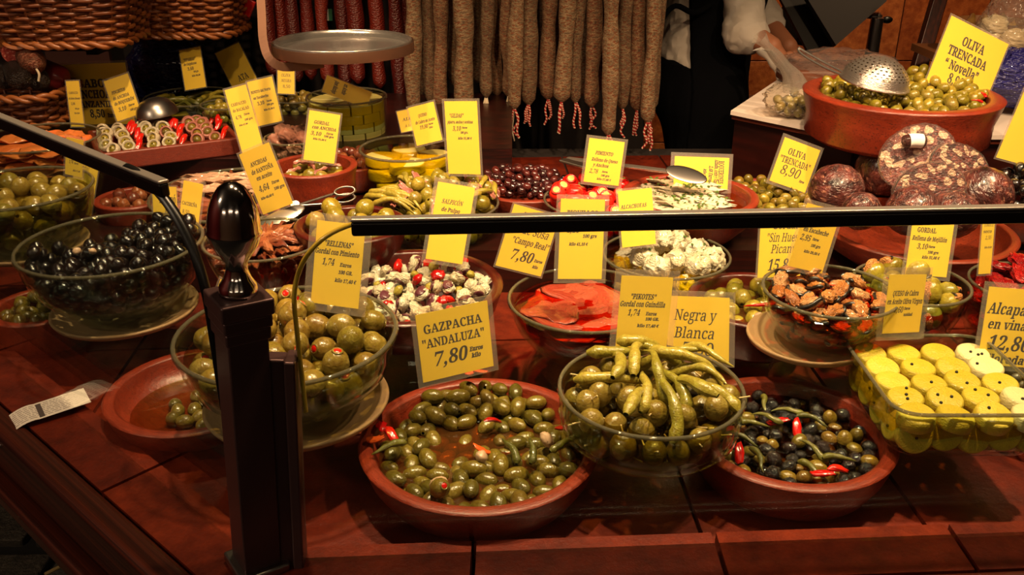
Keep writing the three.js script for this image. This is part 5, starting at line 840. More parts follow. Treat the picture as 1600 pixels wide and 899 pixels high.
sign([[372, 242], [421, 226], [463, 318], [406, 333]], 1.62, [['ANCHOAS', 0.2, 0.25, 0.55, 0.15, 'bi'], ['de SANTOÑA', 0.14, 0.37, 0.72, 0.15, 'bi'], ['en aceite', 0.22, 0.48, 0.52, 0.15, 'bi'], ['4,64', 0.16, 0.66, 0.34, 0.22, 'bi'], ['Euros', 0.62, 0.61, 0.24, 0.1, 'bi'], ['100 grs', 0.62, 0.71, 0.34, 0.1, 'bi'], ['kilo 46,40 €', 0.12, 0.78, 0.42, 0.08, 'i']], 'yellow sign for anchovies tilted over the wide glass dish', { margin: 0.004 });
sign([[621, 176], [637, 170], [646, 204], [626, 206]], 2.12, [['ALC', 0.3, 0.5, 0.8, 0.34, 'bi'], ['A la', 0.4, 0.8, 0.5, 0.3, 'i']], 'sliver of yellow sign hidden behind the cheese sign', { margin: 0.002 });
sign([[637, 170], [676, 160], [694, 221], [650, 224]], 2.0, [['QUESO', 0.3, 0.3, 0.34, 0.14, 'i'], ['de Cabra en Aceite', 0.14, 0.46, 0.76, 0.14, 'i'], ['19,80', 0.26, 0.61, 0.32, 0.18, 'i'], ['Euros', 0.62, 0.55, 0.18, 0.08, 'i'], ['kilo', 0.62, 0.64, 0.14, 0.08, 'i']], 'yellow sign leaning in the bowl of cheese discs', { margin: 0.004 });
sign([[695, 162], [746, 161], [751, 274], [699, 266]], 1.80, [['"GILDAS"', 0.12, 0.22, 0.44, 0.15, 'i'], ['piparra, anchoa y aceituna', 0.06, 0.3, 0.78, 0.11, 'bi'], ['3,10', 0.2, 0.4, 0.26, 0.18, 'i'], ['Euros', 0.5, 0.37, 0.16, 0.07, 'i'], ['100 grs.', 0.44, 0.44, 0.24, 0.09, 'i'], ['kilo 31,00 €', 0.36, 0.52, 0.42, 0.09, 'i']], 'tall upright yellow sign behind the olive and anchovy heap', { margin: 0.005, lean: -0.3 });
sign([[686, 284], [742, 295], [722, 412], [664, 405]], 1.40, [['SALPICÓN', 0.18, 0.26, 0.56, 0.17, 'i'], ['de Pulpo', 0.2, 0.36, 0.5, 0.15, 'i'], ['4,10', 0.2, 0.48, 0.3, 0.2, 'i']], 'yellow sign standing in the octopus salad', { margin: 0.006 });
sign([[497, 343], [573, 355], [560, 482], [482, 474]], 1.20, [['"RELLENAS"', 0.18, 0.29, 0.6, 0.15, 'i'], ['Gordal con Pimiento', 0.0, 0.39, 0.92, 0.14, 'i'], ['1,74', 0.16, 0.52, 0.26, 0.19, 'i'], ['Euros', 0.54, 0.52, 0.24, 0.1, 'i'], ['100 GR.', 0.52, 0.61, 0.3, 0.1, 'i'], ['kilo 17,40 €', 0.46, 0.71, 0.44, 0.1, 'i']], 'yellow sign in the pimento-stuffed olives with wide clear border', { margin: 0.01 });
sign([[808, 322], [874, 338], [846, 432], [770, 414]], 1.44, [['Aceituna', 0.18, 0.2, 0.76, 0.22, 'i'], ['de Sosa', 0.32, 0.41, 0.58, 0.22, 'i'], ['"Campo Real"', 0.16, 0.58, 0.82, 0.17, 'i'], ['7,80', 0.22, 0.84, 0.5, 0.3, 'bi'], ['Euros', 0.76, 0.8, 0.18, 0.08, 'i'], ['kilo', 0.76, 0.9, 0.12, 0.08, 'i']], 'tilted yellow sign reading 7,80 between octopus salad and red fish', { margin: 0.003 });
sign([[875, 312], [946, 312], [941, 436], [872, 436]], 1.30, [['PIQUILLOS', 0.15, 0.2, 0.7, 0.14, 'b'], ['4,10', 0.14, 0.42, 0.3, 0.19, 'bi'], ['Euros', 0.6, 0.4, 0.22, 0.09, 'bi'], ['100 grs', 0.52, 0.48, 0.32, 0.1, 'bi'], ['kilo 41,10 €', 0.22, 0.58, 0.42, 0.09, 'i']], 'upright yellow sign reading 4,10 in the red marinated fish', { margin: 0.006 });
sign([[963, 300], [1019, 294], [1026, 380], [973, 388]], 1.60, [['ALCACHOFAS', 0.04, 0.32, 0.76, 0.15, 'bi'], ['4,10', 0.2, 0.5, 0.3, 0.2, 'i'], ['100 grs', 0.52, 0.56, 0.3, 0.1, 'i']], 'yellow sign standing in the artichoke hearts', { margin: 0.004 });
sign([[920, 217], [975, 224], [967, 290], [913, 282]], 1.84, [['PIMIENTO', 0.22, 0.35, 0.5, 0.14, 'i'], ['Relleno de Queso', 0.14, 0.5, 0.74, 0.13, 'bi'], ['y Anchoa', 0.2, 0.62, 0.44, 0.13, 'bi'], ['2,78', 0.12, 0.78, 0.24, 0.17, 'i'], ['Euros', 0.48, 0.74, 0.16, 0.07, 'i'], ['100 grs', 0.46, 0.83, 0.24, 0.08, 'i'], ['kilo 27,80 €', 0.36, 0.92, 0.4, 0.08, 'i']], 'yellow sign with dark border behind the stuffed cherry peppers', { margin: 0.006, lean: -0.3 });
sign([[1052, 247], [1141, 245], [1138, 297], [1052, 293]], 1.84, [['BOQUERONES', 0.82, 0.1, 0.72, 0.13, 'r'], ['Aliñados, Aceite y Vinagre', 0.74, 0.06, 0.84, 0.1, 'ir'], ['2,68 Euros', 0.64, 0.26, 0.5, 0.1, 'ir'], ['kilo 26,80', 0.54, 0.36, 0.42, 0.07, 'ir']], 'yellow sign lying sideways at the back of the white anchovies', { margin: 0.008 });
sign([[1223, 218], [1285, 234], [1264, 299], [1197, 283]], 1.92, [['OLIVA', 0.2, 0.32, 0.5, 0.19, ''], ['"TRENCADA"', 0.05, 0.52, 0.86, 0.19, ''], ['8,90', 0.16, 0.77, 0.54, 0.28, 'i'], ['Euros', 0.74, 0.82, 0.14, 0.07, 'i']], 'yellow sign reading 8,90 in the cracked olives by the sausages', { margin: 0.007 });
sign([[664, 492], [773, 468], [758, 577], [651, 597]], 1.22, [['GAZPACHA', 0.08, 0.3, 0.82, 0.16, ''], ['"ANDALUZA"', 0.04, 0.51, 0.88, 0.16, ''], ['7,80', 0.16, 0.8, 0.48, 0.26, 'bi'], ['Euros', 0.68, 0.7, 0.19, 0.08, 'bi'], ['kilo', 0.7, 0.8, 0.13, 0.08, 'bi']], 'large tilted yellow sign at the back of the wide clay olive dish', { margin: 0.007 });
sign([[969, 431], [1051, 434], [1043, 552], [962, 549]], 1.24, [['"PIKOTES"', 0.2, 0.3, 0.5, 0.14, 'i'], ['Gordal con Guindilla', 0.01, 0.4, 0.88, 0.14, 'i'], ['1,74', 0.17, 0.52, 0.24, 0.17, 'i'], ['Euros', 0.53, 0.51, 0.21, 0.09, 'i'], ['100 GR.', 0.53, 0.58, 0.27, 0.08, 'i'], ['kilo 17,40 €', 0.38, 0.67, 0.42, 0.08, 'i']], 'upright yellow sign in the bowl of chilli skewers', { margin: 0.009, lean: -0.2 });
sign([[1046, 464], [1133, 464], [1137, 566], [1046, 560]], 1.30, [['Negra y', 0.1, 0.38, 0.68, 0.25, 'i'], ['Blanca', 0.1, 0.66, 0.66, 0.25, 'i'], ['7,80', 0.22, 0.93, 0.52, 0.3, 'i']], 'large yellow sign reading negra y blanca behind the skewer bowl', { margin: 0.008 });
sign([[1181, 346], [1262, 342], [1254, 432], [1182, 434]], 1.50, [['Gordal', 0.27, 0.16, 0.6, 0.22, 'i'], ['"Sin Hueso', 0.14, 0.38, 0.84, 0.22, 'i'], ['Picante', 0.26, 0.58, 0.66, 0.22, 'i'], ['15,80', 0.2, 0.88, 0.62, 0.3, 'bi']], 'yellow sign for spicy pitted olives behind the mussels', { margin: 0.004 });
sign([[1258, 315], [1318, 336], [1290, 422], [1226, 420]], 1.34, [['MEJILLÓN', 0.14, 0.26, 0.62, 0.14, 'i'], ['en Escabeche', 0.1, 0.42, 0.74, 0.14, 'i'], ['2,95', 0.08, 0.56, 0.3, 0.19, 'i'], ['Euros', 0.44, 0.53, 0.18, 0.08, 'i'], ['100 grs', 0.44, 0.63, 0.28, 0.09, 'i'], ['kilo 29,50 €', 0.3, 0.74, 0.46, 0.08, 'i']], 'slanted yellow sign reading 2,95 standing in the mussels', { margin: 0.006 });
sign([[1422, 338], [1492, 342], [1482, 434], [1416, 428]], 1.40, [['GORDAL', 0.14, 0.27, 0.46, 0.15, ''], ['Rellena de Mejillón', 0.04, 0.41, 0.84, 0.14, 'bi'], ['3,10', 0.18, 0.55, 0.26, 0.17, 'i'], ['Euros', 0.46, 0.52, 0.16, 0.07, 'i'], ['100 grs', 0.46, 0.62, 0.26, 0.09, 'i'], ['kilo 31,00 €', 0.34, 0.71, 0.42, 0.09, 'i']], 'yellow sign in the mussel-stuffed olives under the rail', { margin: 0.006 });
sign([[1533, 330], [1557, 327], [1552, 428], [1527, 428]], 1.44, [['TOMATE', 0.1, 0.26, 0.8, 0.3, 'i'], ['seco', 0.1, 0.36, 0.7, 0.26, 'bi'], ['2,35', 0.3, 0.46, 0.5, 0.28, 'i'], ['kilo 23,50', 0.3, 0.6, 0.6, 0.14, 'i']], 'narrow yellow sign in the dark red tomatoes', { margin: 0.003 });
sign([[1383, 432], [1456, 427], [1442, 522], [1372, 519]], 1.262, [['QUESO de Cabra', 0.14, 0.36, 0.7, 0.14, 'i'], ['en Aceite Oliva Virgen', 0.02, 0.5, 0.95, 0.14, 'i'], ['1,60', 0.22, 0.65, 0.25, 0.17, 'i'], ['Euros', 0.5, 0.6, 0.16, 0.07, 'i'], ['unidad', 0.5, 0.71, 0.24, 0.08, 'bi']], 'yellow sign standing at the back of the cheese round dish', { margin: 0.01 });
sign([[1541, 451], [1660, 455], [1650, 582], [1530, 566]], 1.27, [['Alcaparras', 0.02, 0.34, 0.82, 0.2, 'i'], ['en vinagre', 0.05, 0.53, 0.74, 0.17, 'i'], ['12,80', 0.08, 0.8, 0.56, 0.27, 'bi'], ['lloreda', 0.1, 0.97, 0.5, 0.15, 'bi']], 'large yellow sign reading 12,80 over the capers', { margin: 0.007 });
sign([[1471, 38], [1586, 60], [1549, 168], [1441, 126]], 1.94, [['OLIVA', 0.3, 0.31, 0.38, 0.15, 'b'], ['TRENCADA', 0.14, 0.5, 0.66, 0.15, 'b'], ['“ Novella”', 0.16, 0.69, 0.58, 0.15, 'b'], ['8,90', 0.3, 0.88, 0.26, 0.17, 'b'], ['Euros', 0.64, 0.92, 0.14, 0.07, '']], 'big bright yellow sign leaning in the clay olive pan', { margin: 0.004 });
sign([[1592, 137], [1668, 152], [1640, 262], [1560, 244]], 1.84, [], 'plain yellow sign edge over the black olive heap', { margin: 0.004, lean: -0.3 });
sign([[98, 214], [134, 220], [132, 279], [100, 270]], 1.60, [['Gordal con Hueso', 0.05, 0.5, 0.8, 0.15, 'bi'], ['1,74', 0.2, 0.68, 0.25, 0.2, 'i'], ['Euros', 0.52, 0.68, 0.24, 0.1, 'i'], ['kilo 17,40', 0.46, 0.88, 0.42, 0.09, 'i']], 'yellow sign dipped in the plump olive bowl at the counter end', { margin: 0.004 });
sign([[112, 232], [160, 263], [147, 332], [104, 332]], 1.74, [['Gordal', 0.1, 0.24, 0.52, 0.24, 'i'], ['"', 0.72, 0.58, 0.08, 0.24, 'i'], ['Euros', 0.6, 0.78, 0.2, 0.09, 'i'], ['kilo', 0.62, 0.9, 0.14, 0.09, 'i']], 'larger yellow sign behind the plump olive bowl', { margin: 0.003 });
sign([[234, 290], [281, 294], [279, 342], [236, 340]], 1.70, [['Trempó', 0.25, 0.52, 0.72, 0.36, 'b'], ['8,50', 0.5, 0.85, 0.3, 0.24, 'b']], 'dull yellow sign starting with Trem behind the black olives', { margin: 0.003 });
sign([[284, 283], [323, 288], [309, 362], [276, 350]], 1.62, [['CACEREÑA', 0.05, 0.52, 0.78, 0.19, ''], ['8,50', 0.12, 0.72, 0.36, 0.24, ''], ['Euros', 0.56, 0.72, 0.22, 0.1, ''], ['kilo', 0.56, 0.82, 0.16, 0.1, '']], 'bright yellow sign between the black olives and the anchovies', { margin: 0.005 });
sign([[342, 436], [362, 446], [350, 500], [326, 486]], 1.16, [], 'small corner of a yellow sign behind the corner post', { margin: 0.003 });
// ---------- hanging sausages ----------
const rodY = 1.86;
function sausage(name, uTop, uBot, vBot, w, d, mat, label, grp, string, seed) {
  const b = at(uBot, vBot, d), t = at(uTop, 0, d), r = w / 2 * d / FPX, topX = t.x + (t.x - b.x) * 0.5, len = rodY - 0.06 - b.y;
  const g = group(name, label, 'sausage', V(b.x, b.y, b.z), grp), q = rng(seed), pts = [];
  for (let i = 0; i <= 8; i++) { const k = i / 8; pts.push(V((topX - b.x) * k + (q() - 0.5) * 0.008 * (i > 0 && i < 8), len * k, (q() - 0.5) * 0.012)); }
  part(g, 'casing', taper(pts, (k) => r * (1 + 0.1 * Math.sin(k * 19 + seed) + 0.05 * Math.sin(k * 43 + seed * 2)) * (k < 0.035 ? Math.sqrt(Math.max(0.06, 1 - ((0.035 - k) / 0.035) ** 2)) : 1) * (k > 0.96 ? 0.5 : 1), 44, 12), mat);
  if (string) for (let k = 0; k < string[1]; k++) { const L = (0.04 + q() * 0.05) * (string[3] || 1), dx = (q() - 0.5) * 0.03; part(g, 'twine', taper([V(dx * 0.2, 0.004, r * 0.3), V(dx, -L * 0.35, 0.006), V(dx * 0.6 + (q() - 0.5) * 0.02, -L * 0.75, 0.004), V(dx * 1.2, -L, 0)], () => string[2], 14, 6), string[0]); }
  part(g, 'hanging_loop', taper([V(topX - b.x, len - 0.005, 0), V(topX - b.x + 0.004, len + 0.03, 0), V(topX - b.x, len + 0.062, 0)], () => 0.0018, 8, 5), M.twine);
}
{
  const grey = [[655, 647, 172, 25], [677, 671, 160, 17], [696, 687, 172, 23], [732, 725, 168, 29], [765, 760, 152, 20], [792, 795, 152, 22], [811, 803, 172, 23], [830, 826, 165, 26], [855, 857, 157, 24], [887, 877, 160, 25], [903, 899, 162, 18], [925, 924, 167, 24], [947, 950, 212, 24], [970, 972, 172, 22], [988, 995, 174, 25], [1008, 1012, 192, 21], [1023, 1020, 172, 15]];
  grey.forEach(([a, b, v, w], i) => sausage('hanging_sausage', a, b, v, w, 2.55 + (i % 3) * 0.02, M.mold[i % 3], ({ 0: 'grey dry sausage hanging next to the red chorizos', 3: 'thickest grey dry sausage hanging among those with pale twine', 1: 'thin grey dry sausage hanging second from the chorizos', 10: 'thin grey sausage tied with red and white twine between thicker ones', 12: 'longest grey dry sausage hanging lowest of the whole row', 16: 'thin grey sausage hanging right beside the person', 15: 'grey sausage with red twine hanging second from the person' })[i] || (i < 6 ? 'grey mouldy dry sausage with pale twine hanging behind the counter' : 'grey mouldy dry sausage with red and white twine hanging behind the counter'), i < 6 ? 'hanging sausages with pale twine' : 'hanging sausages with red twine', i < 6 ? [M.twine, i > 2 ? 5 : 1, 0.0024, i > 3 ? 1.7 : 1] : [M.twineRed, 3, 0.0032], 400 + i));
  [662, 684, 712, 748, 778, 818, 842, 870, 912, 936, 958, 982].forEach((u, i) => sausage('hanging_sausage', u, u - 1, 150 - (i % 4) * 7, 19, 2.68, M.mold[(i + 1) % 3], 'dry sausage in the rear row behind the grey ones', 'rear hanging sausages', null, 450 + i));
  const reds = [[428, 428, 118, 22], [449, 446, 122, 18], [468, 466, 128, 20], [489, 487, 124, 22], [514, 512, 130, 20], [541, 541, 134, 22], [563, 560, 130, 24], [597, 594, 138, 22], [622, 626, 160, 22], [638, 641, 150, 16]];
  reds.forEach(([a, b, v, w], i) => sausage('hanging_chorizo', a, b, v, w, 2.72 + (i % 2) * 0.03, M.chorizo[i % 3], 'dark red cured chorizo hanging behind the steel plate', 'hanging red chorizos', null, 480 + i));
  const r1 = single('hanging_rod', moved(new THREE.CylinderGeometry(0.009, 0.009, 1.5, 14).rotateZ(Math.PI / 2), 0, 0, 0), M.steel, 'steel rod from which the grey sausages hang', 'rod', V(-0.1, rodY, at(800, 0, 2.57).z)); void r1;
  single('hanging_rod', new THREE.CylinderGeometry(0.009, 0.009, 1.5, 14).rotateZ(Math.PI / 2), M.steel, 'steel rod from which the red chorizos hang', 'rod', V(-0.2, rodY, at(800, 0, 2.71).z));
  const lb = single('paper_label', box(0.02, 0.034, 0.001), phys({ map: canvasTex(64, 96, (c) => { c.fillStyle = '#d8ccb8'; c.fillRect(0, 0, 32, 96); c.fillStyle = '#2c6a4a'; c.fillRect(28, 0, 36, 96); c.fillStyle = '#888'; for (let i = 0; i < 8; i++) c.fillRect(5, 10 + i * 10, 18, 3); }), roughness: 0.7 }), 'white and green paper label on a red chorizo', 'label', at(514, 23, 2.69)); void lb;
  // dark panel added to keep the space behind the sausages in shade
  single('dark_backdrop', box(2.6, 1.9, 0.04), phys({ color: 0x1a0d09, roughness: 0.8 }), 'dark backdrop added for the shade behind the hanging sausages', 'panel', V(-0.85, 1.15, -3.05));
}
// ---------- steel plate on a bent strap ----------
{
  const c = at(537, 76, 1.99), R = 107 * 1.99 / FPX, g = group('hanging_plate', 'round polished steel plate carried by a bent metal strap', 'plate', c);
  part(g, 'plate', lathe([[0, -0.004], [R * 0.97, -0.004], [R, -0.003], [R, 0.018], [R - 0.003, 0.02], [R - 0.006, 0.018], [R - 0.008, 0.004], [0, 0.002]], 64), M.chrome);
  part(g, 'rim_band', lathe([[R + 0.002, -0.006], [R + 0.004, -0.006], [R + 0.004, 0.016], [R + 0.002, 0.016], [R + 0.002, -0.006]], 64), M.bronze);
  const L = (u, v) => g.worldToLocal(at(u, v, 1.90)); g.updateMatrixWorld();
  const path = [L(404, -170), L(405, -60), L(409, 20), L(412, 66), L(420, 90), L(436, 103), L(465, 104), L(505, 99)];
  const cv = new THREE.CatmullRomCurve3(path), sh = new THREE.Shape(); sh.moveTo(-0.0015, -0.011); sh.lineTo(0.0015, -0.011); sh.lineTo(0.0015, 0.011); sh.lineTo(-0.0015, 0.011); sh.closePath();
  const pos = [], idx = []; const N = 50; for (let i = 0; i <= N; i++) { const p = cv.getPointAt(i / N), t = cv.getTangentAt(i / N), n = V(-t.y, t.x, 0).normalize(); for (const [a, z] of [[-0.009, 0.002], [0.009, 0.002], [0.009, -0.002], [-0.009, -0.002]]) pos.push(p.x + n.x * a, p.y + n.y * a, p.z + z); } for (let i = 0; i < N; i++) for (let j = 0; j < 4; j++) { const a = i * 4 + j, b = i * 4 + (j + 1) % 4; idx.push(a, b, a + 4, b, b + 4, a + 4); }
  let sg = new THREE.BufferGeometry(); sg.setAttribute('position', new THREE.Float32BufferAttribute(pos, 3)); sg.setIndex(idx); sg = sg.toNonIndexed(); sg.computeVertexNormals(); part(g, 'strap', sg, M.bronze, 'bent flat metal strap');
}
// ---------- wicker baskets ----------
function basket(name, label, c, w, d, h, flare, ry, rows, stakes, seed) {   // c: middle of its bottom
  const g = group(name, label, 'basket', c); g.rotation.y = ry; const q = rng(seed);
  const per = (a, k, off) => { const W = (w + flare * k) / 2, D = (d + flare * k) / 2, n = 5, ca = Math.cos(a), sa = Math.sin(a), r = 1 / Math.pow(Math.pow(Math.abs(ca) / (W + off), n) + Math.pow(Math.abs(sa) / (D + off), n), 1 / n); return V(ca * r, 0, sa * r); };
  for (let j = 0; j < rows; j++) {
    const y = h * (j + 0.5) / rows, pts = [], N = stakes * 4; for (let i = 0; i < N; i++) { const a = i / N * Math.PI * 2, wv = Math.sin(i / 4 * Math.PI + (j % 2) * Math.PI + 0.5) * 0.0075; const p = per(a, y / h, wv); p.y = y + (q() - 0.5) * 0.003; pts.push(p); }
    pts.push(pts[0].clone()); part(g, 'wicker_strand', taper(pts, () => h / rows * 0.5, N, 6), M.wicker[Math.floor(q() * 3)]);
  }
  const st = []; for (let i = 0; i < stakes; i++) { const a = i / stakes * Math.PI * 2, p0 = per(a, 0, 0), p1 = per(a, 1, 0); p1.y = h; st.push(taper([p0, p0.clone().lerp(p1, 0.5), p1], () => 0.004, 4, 5)); }
  for (const s of st) part(g, 'stake', s, M.wicker[2]);
  for (const [y, k] of [[0, 0], [h, 1]]) for (const ph of [0, Math.PI]) { const pts = [], N = 120; for (let i = 0; i <= N; i++) { const a = i / N * Math.PI * 2, p = per(a, k, 0.006 + Math.cos(i * 0.7 + ph) * 0.005); p.y = y + Math.sin(i * 0.7 + ph) * 0.006; pts.push(p); } part(g, 'plaited_edge', taper(pts, () => 0.0065, N, 6), M.wicker[1]); }
  part(g, 'basket_floor', moved(box(w - 0.012, 0.006, d - 0.012), 0, 0.003, 0), M.wicker[2]);
  return g;
}
{
  const b1 = at(122, 58, 2.30), b2 = at(302, 46, 2.60);
  basket('wicker_basket', 'large woven wicker basket on the shelf above the salamis', V(b1.x, b1.y, b1.z), 0.29, 0.24, 0.19, 0.10, 0.05, 19, 26, 501);
  basket('wicker_basket', 'darker woven basket on the shelf above the navy sack', V(b2.x, b2.y, b2.z), 0.27, 0.22, 0.18, 0.06, -0.04, 18, 26, 502);
  for (const [b, w, l] of [[b1, 0.2, 'short dark wood shelf under the large basket'], [b2, 0.2, 'short dark wood shelf under the darker basket']]) { const g = group('basket_shelf', l, 'shelf', V(b.x, b.y - 0.016, b.z - 0.02)); part(g, 'board', box(w, 0.018, 0.16), M.blackMatte); part(g, 'bracket', moved(box(0.03, 0.03, 3.1 + (b.z - 0.02) - 0.04), 0, -0.024, -(3.1 + b.z - 0.02) / 2 - 0.02), M.blackMatte); }
  const b3 = at(30, 184, 2.34); basket('wicker_basket', 'low dark wicker basket full of salamis', V(b3.x, b3.y, b3.z), 0.235, 0.18, 0.072, 0.03, -0.05, 7, 22, 503);
  single('basket_block', box(0.19, b3.y - TOP - 0.11, 0.14), M.woodRed, 'dark block under the low salami basket', 'block', V(b3.x, (b3.y + TOP + 0.11) / 2, b3.z));
  const cutTex = canvasTex(128, 128, (c) => { const q = rng(6); c.fillStyle = '#a8443c'; c.fillRect(0, 0, 128, 128); for (let i = 0; i < 160; i++) { c.fillStyle = ['#c07464', '#d8a090', '#8c302c'][Math.floor(q() * 3)]; c.beginPath(); c.arc(q() * 128, q() * 128, 1.5 + q() * 3.5, 0, 7); c.fill(); } });
  const cutM = phys({ map: cutTex, roughness: 0.35, clearcoat: 0.3 }), skin = shiny('#8a3a34', 0.5, { bumpMap: rep(bumpSoft, 3, 6), bumpScale: 0.003 }), pale = phys({ map: rep(moldTex, 1, 1), color: 0xf0b0a8, roughness: 0.6, bumpMap: rep(bumpSoft, 3, 5), bumpScale: 0.004 }), blk = phys({ color: 0x2a1a14, roughness: 0.45, clearcoat: 0.3, bumpMap: rep(bumpSoft, 5, 5), bumpScale: 0.01 });
  const salami = (u, v, d, px, dirv, L, mat, cut, label, str) => { const r = px * d / FPX, g = group('salami', label, 'salami', at(u, v, d)), D = V(...dirv).normalize(), pts = [0, 0.33, 0.66, 1].map((k) => D.clone().multiplyScalar(-L * k)); part(g, 'casing', taper(pts, cut ? () => r : round(r, 0.16), 16, 18), mat); if (cut) { const f = new THREE.CircleGeometry(r, 28), o = part(g, 'cut_face', f, cutM, 'pink cut face flecked with fat'); o.quaternion.setFromUnitVectors(V(0, 0, 1), D); o.position.copy(D).multiplyScalar(0.0006); } if (str) part(g, 'string_end', taper([V(0, 0, 0), D.clone().multiplyScalar(0.008).add(V(0.002, -0.008, 0)), D.clone().multiplyScalar(0.012).add(V(-0.004, -0.022, 0))], () => 0.003, 8, 6), M.twine); };
  salami(21, 84, 2.2, 17, [0.25, -0.25, 0.93], 0.16, pale, true, 'pink salami with its cut face to the front of the basket');
  salami(57, 108, 2.2, 20, [0.55, -0.5, 0.66], 0.17, pale, false, 'pinkish tied salami with a string end', true);
  salami(0, 66, 2.24, 18, [0.1, -0.1, 1], 0.16, pale, true, 'cut salami at the very edge of the pile');
  salami(33, 130, 2.19, 19, [0.5, -0.3, 0.8], 0.16, blk, false, 'black pepper-crusted sausage on the low basket');
  salami(66, 132, 2.23, 17, [0.6, -0.25, 0.7], 0.16, blk, false, 'second black crusted sausage beside the red one');
  salami(3, 128, 2.22, 19, [0.2, -0.2, 0.9], 0.16, blk, false, 'black sausage end under the cut salami');
  salami(100, 125, 2.32, 20, [0.8, -0.15, 0.5], 0.16, shiny('#a03030', 0.4), false, 'bright red sausage tip behind the black ones');
  single('wooden_board', box(0.2, 0.22, 0.02), phys({ color: 0x4a2012, roughness: 0.7 }), 'brown wooden board behind the manzanilla sign', 'board', at(125, 98, 2.93)).rotation.y = 0.05;
  const sk = single('navy_sack', blob(0.12, 0.13, 0.08, 0.2, 1.6, 5, 30, 22), phys({ color: 0x101440, roughness: 0.35, clearcoat: 0.3, bumpMap: rep(bumpSoft, 4, 4), bumpScale: 0.01 }), 'dark navy plastic sack under the second basket', 'sack', at(262, 112, 2.84)); void sk;
  single('red_tag', rbox(0.03, 0.05, 0.01, 0.004), M.red[2], 'dark red tag hanging beside the darker basket', 'tag', at(388, 12, 2.60)).rotation.z = -0.5;
}
